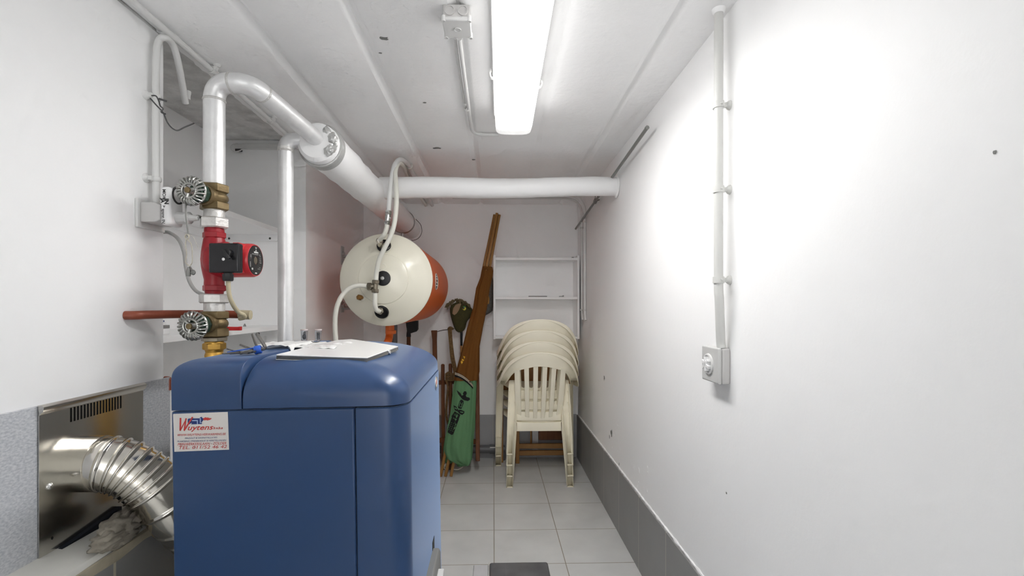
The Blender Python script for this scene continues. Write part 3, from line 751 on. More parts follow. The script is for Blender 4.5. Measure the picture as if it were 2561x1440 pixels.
# ceiling conduit along the left edge
ce = thing('ceiling_conduit', 'long white conduit clipped along the left ceiling edge', 'conduit', (-0.975, 1.3, 2.01))
XCC = -0.972
MB().tube([V((XCC, y, cz(y) - 0.017)) for y in (-3.4, 0.4, 1.2, 1.8, 2.4, YN)], 0.0095, 14).build('tube', 'conduit_white', ce)
for px, py in ((549, 172), (693, 295)):
    p = atz(px, py, 2.02); y = p.y - 0.01
    m_ = MB(); m_.torus((XCC, y, cz(y) - 0.017), (0, 1, 0), 0.0115, 0.003, 18, 8, 2.2); m_.bar((XCC + 0.012, y, cz(y) - 0.018), (XCC + 0.020, y, cz(y)), 0.012, 0.010, (1, 0, 0)); m_.lathe((XCC + 0.02, y, cz(y)), (0, 0, -1), [(0, 0.013), (0.003, 0.012), (0.008, 0.007)], 14)
    m_.build('clip', 'conduit_white', ce)

# socket, plugged-in adapter with handwriting, plug
so = thing('wall_socket', 'white surface socket box on the left pier edge', 'socket', (XL, 1.40, 1.42))
sya = atx(344, 530, XL + 0.008).y; syb = Y1P - 0.006
sz0, sz1 = atx(344, 567, XL + 0.008).z + 0.004, atx(344, 494, XL + 0.008).z - 0.004
MB().box(XL, XL + 0.008, sya, syb, sz0 - 0.004, sz1 + 0.004).build('back_plate', 'pale_plastic', so, bevel=0.002)
bxs = MB()
e0 = [V((XL + 0.008, y, z)) for y, z in ((sya + .010, sz0 + 0.012), (syb - .008, sz0 + 0.012), (syb - .008, sz1 - 0.006), (sya + .010, sz1 - 0.006))]
e1 = [V((XL + 0.048, y, z)) for y, z in ((sya + .010, sz0 + 0.012), (syb - .008, sz0 + 0.012), (syb - .008, sz1 - 0.006), (sya + .010, sz1 - 0.006))]
e2 = [V((XL + 0.060, y, z)) for y, z in ((sya + .015, sz0 + 0.020), (syb - .014, sz0 + 0.020), (syb - .014, sz1 - 0.014), (sya + .015, sz1 - 0.014))]
bxs.loft([e0, e1, e2]).build('socket_box', 'box_grey', so, bevel=0.002)
ad = thing('plug_adapter', 'white double plug adapter with handwritten label in the socket', 'plug adapter', (-0.945, 1.39, 1.43))
ax0, ax1 = XL + 0.060, XL + 0.088
ay0 = sya + 0.014; ay1 = atx(460, 520, ax1).y
MB().box(ax0, ax1, ay0, ay1, aty(440, 562, 1.38).z, aty(440, 466, 1.38).z).build('adapter_body', 'white_plastic', ad, bevel=0.009, seg=4)
hz = atx(449, 494, ax1); aym = (ay0 + ay1)/2 + 0.004
MB().lathe((ax1 - 0.001, aym, hz.z + 0.004), (1, 0, 0), [(0, 0.026), (0.0035, 0.0255), (0.0035, 0.021), (-0.001, 0.020)], 30).build('outlet_ring', 'ink_black', ad)
MB().lathe((ax1 - 0.0015, aym, hz.z + 0.004), (1, 0, 0), [(0, 0.021), (0.002, 0.0205), (0.002, 0.001)], 30).build('outlet_face', 'pale_plastic', ad)
Th = frame((ax0 + 0.005, ay0 - 0.0005, aty(440, 470, 1.38).z), (0, 0, -1), (1, 0, 0))
m_ = MB()
text_bm(m_, 'MOK', 0.0135, Th @ Matrix.Translation((0.004, 0.003, 0)), fat=0.0002, xs=1.0)
text_bm(m_, 'IN', 0.016, Th @ Matrix.Translation((0.031, 0.009, 0)), fat=0.0009)
text_bm(m_, 'JA', 0.013, Th @ Matrix.Translation((0.031, -0.001, 0)), fat=0.0008)
text_bm(m_, '>', 0.012, Th @ Matrix.Translation((0.050, 0.003, 0)), fat=0.0003)
text_bm(m_, 'spann IN', 0.0135, Th @ Matrix.Translation((0.060, 0.001, 0)), fat=0.0002, width=0.042)
m_.build('handwriting', 'ink_black', ad)
pl = thing('mains_plug', 'round white plug in lower outlet of the adapter', 'plug', (-0.90, 1.40, 1.45))
pz_ = aty(456, 543, 1.40).z
MB().lathe((ax1, aym + 0.002, pz_), (1, 0, 0), [(0.0, 0.0185), (0.016, 0.0175), (0.026, 0.0155), (0.026, 0.019), (0.033, 0.019), (0.034, 0.011), (0.050, 0.0085), (0.056, 0.0075)], 10).build('plug_body', 'grey_plastic', pl)
MB().tube(spline([(ax1 + 0.054, aym + 0.002, pz_), aty(494, 541, aym + 0.015), aty(504, 545, 1.46), aty(512, 556, 1.52), aty(520, 600, 1.565), aty(548, 690, 1.56), aty(561, 722, 1.55), aty(575, 700, 1.56), aty(568, 640, 1.60)], 7), 0.0045, 10).build('cord', 'cable_grey', pl)
gc = MB().tube(spline([aty(405, 580, 1.53), aty(424, 582, 1.53), aty(446, 598, 1.53), aty(460, 630, 1.53), aty(465, 668, 1.53), aty(474, 704, 1.53), aty(494, 730, 1.53), aty(525, 738, 1.53), aty(545, 738, 1.55)], 8), 0.0055, 12).build('grey_cable', 'cable_grey', label='thick grey cable hanging in a curve below the socket', cat='cable')

cu = thing('copper_pipe', 'brown painted copper pipe leaving left wall behind lower valve', 'pipe', (-0.9, 1.45, 1.16))
zc0 = 1.172
MB().tube(spline([V((XL - 0.002, 1.330, zc0)), V((XL + 0.020, 1.338, zc0)), V((XL + 0.038, 1.37, zc0 + 0.001)), V((-0.945, 1.445, zc0 + 0.001)), V((-0.890, 1.500, zc0)), V((-0.840, 1.515, zc0 - 0.001)), V((-0.800, 1.520, zc0 - 0.002))], 8), 0.0122, 16).build('tube', 'copper_paint', cu)
MB().tube([V((-0.806, 1.519, zc0 - 0.002)), V((-0.772, 1.522, zc0 - 0.003))], 0.0148, 16).build('sleeve', 'cable_beige', cu)
cu2 = thing('copper_elbow', 'small brown copper elbow beside the boiler at the pier corner', 'pipe', aty(424, 955, 1.47))
MB().tube(fillet([aty(412, 947, 1.500), aty(424, 947, 1.500), aty(425, 975, 1.500)], 0.012), 0.008, 12).build('tube', 'copper_paint', cu2)

# ================================================================== alcove shelves and what is on them
def alcove_shelf(lab, ztop, th, batten_h, screws):
    t_ = thing('alcove_shelf', lab, 'shelf', (-1.31, 2.0, ztop - th))
    MB().box(XN, XSH, Y1P + 0.002, YN, ztop - th, ztop).build('board', 'shelf_white', t_, bevel=0.0015)
    bb = MB().box(XN + 0.01, XSH - 0.01, YN - 0.018, YN, ztop - th - batten_h, ztop - th).build('batten', 'shelf_white', t_, bevel=0.0015)
    for px, py in screws:
        p = aty(px, py, YN - 0.018); MB().lathe(p, (0, -1, 0), [(0, 0.006), (0.0015, 0.0055), (0.0005, 0.003)], 12).build('screw', 'wire_dark', bb)
    MB().box(XN, XN + 0.018, Y1P + 0.1, YN - 0.02, ztop - th - batten_h, ztop - th).build('side_batten', 'shelf_white', t_, bevel=0.0015)
alcove_shelf('white board shelf high in the alcove behind the pump', 1.604, 0.024, 0.034, ((573, 596), (675, 596)))
alcove_shelf('lower white board shelf in the alcove, with tools on it', 1.092, 0.022, 0.034, ((647, 834),))
zsh = 1.092
bxg = thing('flat_box', 'flat grey and white box on lower alcove shelf by the pier', 'box', (-1.30, 1.80, zsh))
g0 = atx(414, 815, -1.24); 
MB().box(-1.36, -1.21, 1.62, 1.80, zsh, zsh + 0.022).build('base', 'white_plastic', bxg, bevel=0.003)
MB().box(-1.36, -1.212, 1.62, 1.80, zsh + 0.022, zsh + 0.034).build('middle', 'mid_grey_plastic', bxg, bevel=0.001)
MB().box(-1.36, -1.21, 1.62, 1.78, zsh + 0.034, zsh + 0.045).build('cover', 'white_plastic', bxg, bevel=0.003)
MB().box(-1.30, -1.23, 1.70, 1.80, zsh + 0.045, zsh + 0.052).build('blue_pad', 'ink_navy', bxg, bevel=0.003)
rt = thing('screwdriver', 'red handled tool lying on the lower alcove shelf', 'tool', (-1.25, 2.05, zsh))
pr = atz(578, 822, zsh + 0.008)
MB().loft([[V((pr.x + dx, pr.y + dy*0.3, zsh + z)) for dy, z in ((-0.03, 0.001), (0.03, 0.001), (0.03, h), (-0.03, h))] for dx, h in ((-0.045, 0.026), (-0.03, 0.017), (0.03, 0.016), (0.042, 0.018))]).build('handle', 'handle_red', rt, bevel=0.002)
MB().tube([(pr.x - 0.040, pr.y, zsh + 0.010), (pr.x - 0.13, pr.y, zsh + 0.008)], 0.004, 8).build('shaft', 'tool_steel', rt)
nl = atz(612, 816, zsh); MB().lathe((nl.x, nl.y, zsh), (0, 0, 1), [(0, 0.008), (0.006, 0.006), (0.014, 0.002)], 8).build('wall_plug', 'mid_grey_plastic', label='tiny grey plug near the back of the lower alcove shelf', cat='plug')

dt = thing('cable_duct', 'short white cable duct high on alcove end wall, wire loop at its tip', 'cable duct', (-1.29, YN, 2.03))
d0 = aty(590, 368, YN); d1 = aty(712, 374, YN)
MB().box(d0.x, d1.x + 0.12, YN - 0.020, YN, d0.z - 0.014, d0.z + 0.014).build('duct', 'conduit_white', dt, bevel=0.003)
MB().box(d0.x + 0.004, d0.x + 0.035, YN - 0.018, YN, d0.z - 0.026, d0.z - 0.013).build('duct_mouth', 'wire_dark', dt, bevel=0.002)
YD = YN - 0.026
MB().tube(spline([aty(594, 359, YD), aty(582, 362, YD), aty(577, 371, YD), aty(584, 379, YD), aty(596, 378, YD), aty(610, 371, YD)], 6), 0.0032, 8).build('wire_loop', 'conduit_white', dt)

# ================================================================== flue: steel plate, elbow, mortar lump
fpx = XL + 0.0085
pl_ = thing('flue_plate', 'shiny stainless steel flue plate with vent slots on left wall', 'steel plate', (fpx, 1.2, 0.64))
py0, py1, pz0, pz1 = atx(97, 1200, fpx + .003).y, atx(357.5, 1000, fpx + .003).y, 0.640, 0.978
nslot = 17
ys_a = atx(178, 1045, fpx + 0.004).y; ys_b = atx(302, 1000, fpx + 0.004).y
zt_ = atx(240, 1008, fpx + 0.004).z + 0.004; zb_ = zt_ - 0.034
m_ = MB()
X_ = fpx + 0.003
yy = [py0]
for k in range(nslot):
    c = ys_a + (ys_b - ys_a) * k / (nslot - 1); yy += [c - 0.0027, c + 0.0027]
yy.append(py1)
zz = [pz0, pz0 + 0.012, zb_, zt_, pz1 - 0.020]
vv = {}
def gv(i, j):
    if (i, j) not in vv: vv[(i, j)] = m_.bm.verts.new((X_, yy[i], zz[j]))
    return vv[(i, j)]
for i in range(len(yy) - 1):
    for j in range(len(zz) - 1):
        if j == 2 and i % 2 == 1: continue
        m_.bm.faces.new((gv(i, j), gv(i+1, j), gv(i+1, j+1), gv(i, j+1)))
m_.build('plate', 'steel_plate', pl_, solid=0.0015, flat=True)
MB().loft([[V((X_ + dx, y, z)) for dx, z in ((0.001, pz1 - 0.022), (0.009, pz1 - 0.014), (0.011, pz1 - 0.004), (0.004, pz1 + 0.001), (-0.003, pz1))] for y in (py0, py0 + 0.15, py1 - 0.012, py1)]).build('rolled_edge', 'steel_plate', pl_)
MB().box(fpx + 0.0002, fpx + 0.0012, ys_a - 0.012, ys_b + 0.012, zb_ - 0.006, zt_ + 0.006).build('slot_backing', 'hole_shade', pl_)  # black sheet painted as the shade inside the vent slots
sc_ = atx(123, 1216, X_)
MB().lathe(sc_, (1, 0, 0), [(0, 0.008), (0.003, 0.0075), (0.006, 0.004)], 14).build('screw', 'chrome', pl_)
sc_ = atx(131, 1345, X_ + 0.001)
MB().ball(sc_, 0.0008, 0.003, 0.004, 1).build('screw_hole', 'hole_shade', pl_)  # black blob on the plate, painted as the shade in a hole
fl = thing('flue_pipe', 'shiny corrugated steel flue elbow from wall plate down behind boiler', 'flue pipe', (-0.9, 1.2, 0.5))
fc = atx(218, 1158, X_ + 0.002)
FR = 0.066
ctrl = [V((X_, fc.y, fc.z)), V((X_ + 0.045, fc.y + 0.000, fc.z)), aty(312, 1168, fc.y + 0.012), aty(360, 1196, fc.y + 0.026), aty(404, 1237, fc.y + 0.042), aty(440, 1280, fc.y + 0.062), aty(472, 1312, fc.y + 0.105), aty(502, 1338, fc.y + 0.16)]
ctr = spline(ctrl, 70)
rad = []; L = 0; lens = [0]
for a, b in zip(ctr, ctr[1:]): L += (b - a).length; lens.append(L)
for l in lens:
    if l < 0.044 or l > 0.186: w = 0
    else:
        ph = ((l - 0.044) / 0.0178) % 1.0
        w = 0.0042 * max(0, 1 - (abs(ph - 0.5) / 0.22)**2)
    if l > 0.186:
        ph = ((l - 0.186) / 0.05) % 1.0; w = 0.004 * max(0, 1 - abs(ph - 0.9) / 0.1)
    rad.append(FR - 0.002 + w)
MB().tube(ctr, rad, 44).build('elbow', 'flue_steel', fl, sharp=60)
MB().lathe((X_, fc.y, fc.z), (1, 0, 0), [(0, FR + 0.001), (0.043, FR + 0.001), (0.044, FR - 0.002)], 44, cap=False).build('wall_collar', 'flue_steel', fl)
ml = MB(); rr = random.Random(4)
for px, py, X, rx, ry, rz in ((300, 1315, -0.905, .028, .055, .030), (330, 1295, -0.905, .026, .05, .028), (275, 1345, -0.90, .022, .05, .022), (350, 1285, -0.915, .022, .04, .022), (310, 1340, -0.893, .014, .05, .020)):
    p = atx(px, py, X); ml.ball(p, rx, ry, rz, 4, 0.40, rr.random()*9, 9)
ml.build('mortar_lump', 'mortar', sharp=180, label='rough grey lump of mortar on ledge under the flue pipe', cat='mortar')
# ================================================================== the blue boiler
BY0, BY1, ZS = 1.10, 1.735, 0.9605
BX0 = aty(427, 1022, BY0).x; BX1 = aty(1097, 930, BY1).x
bo = thing('boiler', 'blue floor standing boiler with rounded hood and white sticker', 'boiler', (-0.475, 1.42, 0))
def rrect(x0, x1, y0, y1, rad, n=7):
    fl, fr, rr_, rl = rad; pts = []
    for cx, cy, r, a0 in ((x0 + fl, y0 + fl, fl, PI), (x1 - fr, y0 + fr, fr, 1.5*PI), (x1 - rr_, y1 - rr_, rr_, 0), (x0 + rl, y1 - rl, rl, 0.5*PI)):
        for i in range(n + 1):
            a = a0 + 0.5*PI*i/n; pts.append((cx + r*math.cos(a), cy + r*math.sin(a)))
    return pts
def hood(x0, x1, y0, y1, aL, aR, aF, aB, b, z0, zv, rad, n=14, p=1.0):
    rings = [[V((x, y, z0)) for x, y in rrect(x0, x1, y0, y1, rad)]]
    for i in range(n + 1):
        f = 0.5*PI*i/n; k = (1 - math.cos(f)) ** p
        rings.append([V((x, y, zv + b*math.sin(f))) for x, y in rrect(x0 + aL*k, x1 - aR*k, y0 + aF*k, y1 - aB*k, rad)])
    return rings
XG = aty(604.5, 985, BY0).x
lc_ = MB().loft(hood(BX0, XG - 0.0005, BY0, BY1, 0.044, 0.004, 0.075, 0.04, 0.054, ZS + 0.002, 1.022, (0.004, 0.003, 0.003, 0.004), p=1.6)).build('top_cover', 'boiler_blue', bo, sharp=50)
hd = MB().loft(hood(XG + 0.0035, BX1, BY0 - 0.004, BY1, 0.006, 0.25, 0.13, 0.05, 0.0875, ZS + 0.004, 0.985, (0.004, 0.055, 0.03, 0.004))).build('hood', 'boiler_blue', bo, sharp=50)
MB().box(BX0 + 0.013, BX1 - 0.034, BY0 + 0.022, BY1 - 0.01, 0.03, 0.99).build('inner_casing', 'boiler_gap', bo)
XD = aty(887, 1060, BY0).x
MB().box(BX0 + 0.001, XD - 0.0015, BY0, BY0 + 0.02, 0.03, ZS - 0.001).build('front_door', 'boiler_blue', bo, bevel=0.004, seg=3)
MB().box(BX0, BX0 + 0.012, BY0 + 0.003, BY1, 0.03, ZS - 0.001).build('left_panel', 'grey_plastic', bo, bevel=0.002)
outl = [(XD + 0.0015, BY0)]
R = 0.055
for i in range(9):
    a = 1.5*PI + 0.5*PI*i/8; outl.append((BX1 - R + R*math.cos(a), BY0 + R + R*math.sin(a)))
outl.append((BX1, BY1)); outl.append((BX1 - 0.014, BY1))
for i in range(9):
    a = 2*PI - 0.5*PI*i/8; r = R - 0.014; outl.append((BX1 - R + r*math.cos(a), BY0 + R + r*math.sin(a)))
outl.append((XD + 0.0015, BY0 + 0.014))
MB().prism([V((x, y, 0.03)) for x, y in outl], (0, 0, ZS - 0.031)).build('right_panel', 'boiler_blue', bo, bevel=0.002)
MB().box(BX0 + 0.02, BX1 - 0.02, BY0 + 0.03, BY1 - 0.03, 0.0, 0.035).build('plinth', 'black_plastic', bo)
# grey burner casing, slot and white cap low on the right side
z_b = 0.418
MB().box(BX1 - 0.002, BX1 + 0.001, 1.50, 1.545, 0.30, 0.444).build('side_slot', 'hole_shade', bo)  # black slab on the panel, painted as the shade inside a slot
MB().loft([[V((BX1 - 0.01, y, z_b - 0.10)), V((BX1 + 0.024, y, z_b - 0.10)), V((BX1 + 0.024, y, z_b - 0.012)), V((BX1 + 0.018, y, z_b)), V((BX1 - 0.01, y, z_b))] for y in (1.20, 1.52)]).build('side_casing', 'mid_grey_plastic', bo, bevel=0.003)
MB().box(BX1 + 0.022, BX1 + 0.042, 1.22, 1.455, z_b - 0.10, z_b - 0.030).build('side_cap', 'pale_plastic', bo, bevel=0.004)
# oval badge near the rear of the right side
bc = atx(1090, 958, BX1)
m_ = MB(); pts = [V((BX1, bc.y + 0.028*math.cos(2*PI*k/28), bc.z + 0.019*math.sin(2*PI*k/28))) for k in range(28)]; m_.prism(pts, (0.002, 0, 0))
bdg = m_.build('oval_badge', 'sticker_white', bo)
m_ = MB(); m_.torus((BX1 + 0.002, bc.y, bc.z), (1, 0, 0), 0.0225, 0.0012, 28, 6)
for v in m_.bm.verts: v.co.y = bc.y + (v.co.y - bc.y)*1.2; v.co.z = bc.z + (v.co.z - bc.z)*0.82
m_.build('badge_rim', 'chrome', bdg)
MB().prism([V((BX1 + 0.002, bc.y + y, bc.z + z)) for y, z in ((-0.012, -0.007), (0.002, -0.004), (0.004, 0.008), (-0.006, 0.005))], (0.0006, 0, 0)).build('badge_mark', 'ink_red', bdg)

# installer's sticker
YSK = BY0 - 0.0012
s0 = aty(434.5, 1125.5, YSK)
T = frame((s0.x, YSK, s0.z), (1, 0, 0.005), (0, 0, 1))
U = 8.41e-5
def sp(x, y, h=0.0): return T @ V(((x - 152)*U, (1280 - y)*U, h))
st = MB().prism([sp(152, 1280), sp(1618, 1262), sp(1603, 232), sp(150, 252), sp(137, 268)], (0, 0.0008, 0)).build('sticker', 'sticker_white', bo)
def stx(m_, s, x0, x1, base, cap, **k):
    text_bm(m_, s, cap*U/0.76, T @ Matrix.Translation(((x0 - 152)*U, (1280 - base)*U, 0.0004 + 0.0001*(base % 7))), width=(x1 - x0)*U, **k)
m_ = MB()
SH = [0.0004]
def stroke(pts, w):
    SH[0] += 0.0001
    P = [sp(x, y, SH[0]) for x, y in pts]
    for a, b in zip(P, P[1:]):
        d = (b - a).normalized(); n_ = V((-d.z, 0, d.x)) * (w*U/2)
        m_.face([a - n_ - d*w*U*0.25, a + n_ - d*w*U*0.25, b + n_ + d*w*U*0.25, b - n_ + d*w*U*0.25])
stroke([(338, 372), (325, 700)], 44); stroke([(325, 705), (497, 388)], 26); stroke([(485, 385), (432, 700)], 34); stroke([(432, 705), (660, 352)], 38)
stx(m_, 'uytens', 500, 1190, 700, 150, shear=0.35, fat=0.00022)
stx(m_, 'b.v.b.a', 1205, 1460, 690, 70, shear=0.35, fat=0.00015)
stx(m_, 'WWW.WUYTENS-VERWARMING.BE', 238, 1538, 858, 68, shear=0.25)
stx(m_, 'MIJNWERKERSLAAN - ZOLDER', 244, 1548, 1112, 76, shear=0.25)
stx(m_, 'TEL. 011/52 46 42', 258, 1540, 1214, 92, shear=0.2)
flame = [(945, 385), (985, 372), (1000, 358), (1040, 372), (1075, 368), (1110, 390), (1178, 398), (1130, 432), (1060, 450), (1020, 436), (985, 448), (945, 425)]
m_.face([sp(x, y, 0.0005) for x, y in flame])
m_.build('red_lettering', 'ink_red', st)
m_ = MB()
stx(m_, 'MAZOUT & GASINSTALLATIES', 446, 1312, 936, 44, shear=0.25)
stx(m_, 'PLAATSING, ONDERHOUD & HERSTELLINGEN', 240, 1550, 1020, 46, shear=0.25)
for poly in ([(528, 410), (548, 388), (600, 384), (850, 384), (850, 345+20), (905, 345), (925, 385), (948, 388), (948, 440), (905, 490), (905, 545), (620, 545), (640, 500), (560, 545), (528, 500)],):
    m2_ = MB(); m2_.face([sp(x, y, 0.0003) for x, y in poly]); m2_.build('navy_emblem', 'ink_navy', st)
m_.build('navy_lettering', 'ink_navy', st)
m_ = MB()
for poly in ([(640, 430), (800, 430), (800, 545), (775, 545), (775, 458), (640, 458)], [(855, 375), (880, 375), (880, 500), (905, 500), (905, 516), (855, 516)]):
    m_.face([sp(x, y, 0.0005) for x, y in poly])
m_.build('pale_emblem', 'ink_pale_blue', st)

# clear instrument cover lying closed on the hood
cpts = [(695, 897, 1.215), (800, 903, 1.205), (880, 908, 1.200), (925, 911, 1.205), (998, 882, 1.520), (880, 861, 1.600), (745, 872, 1.42)]
low = [aty(x, y, Y) for x, y, Y in cpts]
bpy.context.view_layer.update()
dgx = bpy.context.evaluated_depsgraph_get()
def top_z(x, y):
    best = -1
    for o in (lc_, hd):
        mw = o.matrix_world; iv = mw.inverted()
        ok, loc, nrm, idx = o.ray_cast(iv @ V((x, y, 2.0)), V((0, 0, -1)), distance=2.0)
        if ok: best = max(best, (mw @ loc).z)
    return best
def on_top(px, py, off=0.0):
    """point of the boiler top that pixel looks at"""
    d = ray(px, py).normalized(); best = None
    for o in (lc_, hd):
        iv = o.matrix_world.inverted()
        ok, loc, nrm, idx = o.ray_cast(iv @ ORG, d)
        if ok:
            p = o.matrix_world @ loc
            if best is None or (p - ORG).length < (best - ORG).length: best = p
    return best + V((0, 0, off)) if best is not None else None

cfl, cfm, cfr = on_top(692, 898), on_top(800, 905), on_top(926, 911)
print('cover front', cfl, cfm, cfr)
CH = 0.0125
# rear corners from the sight lines of the top edge
def at_plane(px, py, p0, n):
    d = ray(px, py); return ORG + d * ((p0 - ORG).dot(n) / d.dot(n))
p_fl, p_fr = cfl + V((0, 0, CH + 0.001)), cfr + V((0, 0, CH + 0.001))
# plane through front edge, level along the depth of the room
nrm = (p_fr - p_fl).cross(V((0, 1, 0.018))).normalized()
tp = [at_plane(x, y, p_fl, nrm) for x, y in ((693, 885), (745, 887.5), (800, 890), (860, 893), (920, 895.5), (945, 886.5), (997, 867.5), (940, 857), (880, 847.5), (845, 849.5), (770, 866))]
print('cover top', [tuple(round(c, 3) for c in q) for q in tp])
ic = MB()
ic.loft([[p - V((0, 0, 0.003)) for p in tp], tp])
cov = ic.build('instrument_cover', 'cover_reflection', bo, bevel=0.0008)  # opaque white painted as the ceiling's reflection on the clear lid
MB().loft([[p - V((0, 0, CH)) for p in tp], [p - V((0, 0, 0.003)) for p in tp]], cap=False).build('clear_rim', 'clear_plastic', cov)
fr_ = [p - V((0, 0.002, CH)) for p in tp[:5]]
MB().tube(fr_, 0.0016, 8).build('chrome_strip', 'chrome', cov)
qm = tp[5] * 0.45 + tp[6] * 0.55
m_ = MB(); m_.lathe(qm - V((0.004, 0, 0.009)), (1, 0, 0), [(0, 0.007), (0.006, 0.007), (0.008, 0.004)], 16); m_.build('latch', 'chrome', cov)
cin = sum(tp, V()) / len(tp)
m_ = MB(); m_.loft([[cin + (p - cin)*0.90 - V((0, 0, CH)) for p in tp], [cin + (p - cin)*0.90 - V((0, 0, CH - 0.002)) for p in tp]]).build('instrument_panel', 'case_pale', bo)

# hex key set in its blue holder
hz = thing('hex_key_set', 'set of hex keys in a blue holder on the boiler top', 'hex keys', on_top(600, 884) or V((-0.65, 1.2, 1.076)))
kz = 1.0765
def kp(px, py, Y): 
    p = aty(px, py, Y); p.z = max(p.z, kz + 0.003); return p
def key(pts, r, lab=None):
    MB().tube(fillet(pts, 0.010, 6), r, 6).build('hex_key', 'tool_steel', hz, sharp=20)
key([kp(618, 881, 1.215), kp(666, 871, 1.225), kp(642, 834, 1.235)], 0.0045)
key([kp(600, 884, 1.20), kp(645, 874, 1.235), kp(631, 835, 1.245)], 0.0036)
key([kp(640, 878, 1.23), kp(622, 870, 1.26), kp(601, 862, 1.27)], 0.0030)
key([kp(575, 884, 1.20), kp(640, 879, 1.21)], 0.0032)
key([kp(562, 884.5, 1.20), kp(630, 881, 1.205)], 0.0022)
key([kp(556, 886, 1.19), kp(620, 883.5, 1.195)], 0.0014)
key([kp(605, 880, 1.23), kp(585, 877, 1.235), kp(567, 872, 1.235)], 0.0016)
m_ = MB(); 
m_.bar(kp(569, 881, 1.225), kp(640, 869, 1.245), 0.0035, 0.016, (0, 1, 0))
ca, cb_ = kp(636, 876, 1.222), kp(652, 873, 1.226)
m_.lathe(ca, cb_ - ca, [(0, 0.0095), (0.002, 0.0108), (0.015, 0.0108), (0.017, 0.0095)], 16)
m_.build('holder', 'holder_blue', hz, bevel=0.0008)

# crumpled sheet of clear film
m_ = MB(); rows = []
ca_ = [on_top(655, 869), on_top(742, 871)]
rr = random.Random(5)
for j in range(26):
    row = []
    for i in range(34):
        u, v = i/33, j/25
        x = -0.690 + 0.235*u + 0.012*math.sin(7*v + 1); y = 1.345 + 0.19*v + 0.02*math.sin(5*u)
        zt_ = top_z(x, y)
        if zt_ < 1: zt_ = 1.05
        nz = noise.noise(V((u*5, v*6, 0.3))) + 0.5*noise.noise(V((u*13, v*14, 2.1)))
        row.append(V((x, y, zt_ + 0.0060 + 0.0080*abs(nz))))
    rows.append(row)
m_.grid(rows).build('plastic_sheet', 'film', solid=0.0006, sharp=180, label='crumpled whitish plastic sheet behind the hex keys on boiler', cat='plastic sheet')

for px, lab in ((761, 'small clear lidded vial on boiler rear, left one, nearer the silver pipe'), (796, 'small clear lidded vial on boiler rear, right one, nearer the water heater')):
    YV = 1.66
    p = aty(px, 850, YV); z0 = top_z(p.x, YV) + 0.0005
    t_ = thing('vial', lab, 'vial', (p.x, YV, z0), 'clear vials on the boiler')
    h = aty(px, 823, YV).z - z0
    o = V((p.x, YV, z0))
    MB().lathe(o, (0, 0, 1), [(0, 0.0095), (h - 0.004, 0.0118), (h - 0.004, 0.0108), (0.002, 0.0086), (0.002, 0.0005)], 20).build('tube', 'clear_plastic', t_)
    MB().lathe(o + V((0, 0, h - 0.0045)), (0, 0, 1), [(0, 0.0125), (0.0035, 0.0125), (0.0045, 0.0115)], 20).build('cap', 'cap_pinkish', t_)
    m_ = MB()
    if px < 780: m_.ball(o + V((0, 0, 0.014)), 0.0062, 0.006, 0.010, 2, 0.4, 3); m_.ball(o + V((0.001, 0, 0.027)), 0.005, 0.005, 0.006, 2, 0.4, 5)
    else:
        for k in range(5): m_.tube([o + V((-0.005 + 0.0025*k, 0.002*(k % 2), 0.004)), o + V((-0.004 + 0.002*k, 0, 0.024))], 0.0011, 6)
        m_.ball(o + V((0, 0, 0.026)), 0.006, 0.006, 0.004, 1)
    m_.build('screws', 'grey_plastic', t_)
YT = 1.42
zt0 = top_z(aty(795, 857, YT).x, YT)
tq = at_plane(795, 857, p_fl, nrm)
MB().tube(spline([at_plane(779, 856, p_fl, nrm) + V((0, 0, 0.003)), at_plane(787, 858, p_fl, nrm) + V((0, 0, 0.003)), at_plane(796, 858, p_fl, nrm) + V((0, 0, 0.004)), at_plane(802, 855, p_fl, nrm) + V((0, 0, 0.006))], 5), 0.0013, 6).build('twist_tie', 'wire_dark', label='dark bent twist tie lying on clear cover of boiler', cat='twist tie')
# the casing leans a touch
bo.rotation_euler.y = -math.radians(0.8); bo.location.x += ZS * math.sin(math.radians(0.8))

# dark case on the floor in front
cs = thing('floor_case', 'dark grey plastic case with pale end on the floor', 'case', (0.07, 1.8, 0))
def fq(px, py, z): return atz(px, py, z)
zc_ = 0.112
a_, b_, d_ = fq(1184, 1411, zc_), fq(1224, 1405, zc_), fq(1372, 1413, zc_)
yb1 = b_.y
def csl(x0, x1, y0, y1, z1, nm, mt, bev, seg): MB().box(x0, x1, y0, y1, 0.001, z1).build(nm, mt, cs, bevel=bev, seg=seg)
csl(b_.x, d_.x, 1.45, yb1, zc_, 'case_body', 'case_dark', 0.010, 4)
csl(a_.x, b_.x - 0.003, 1.47, yb1 - 0.012, zc_ - 0.004, 'case_end', 'case_pale', 0.004, 2)
csl(b_.x - 0.003, b_.x, 1.45, yb1 - 0.002, zc_ + 0.001, 'rim_strip', 'sticker_white', 0.0008, 1)
MB().box(b_.x + 0.01, b_.x + 0.065, 1.47, yb1 - 0.015, zc_, zc_ + 0.0015).build('lid_panel', 'case_dark', cs, bevel=0.001)
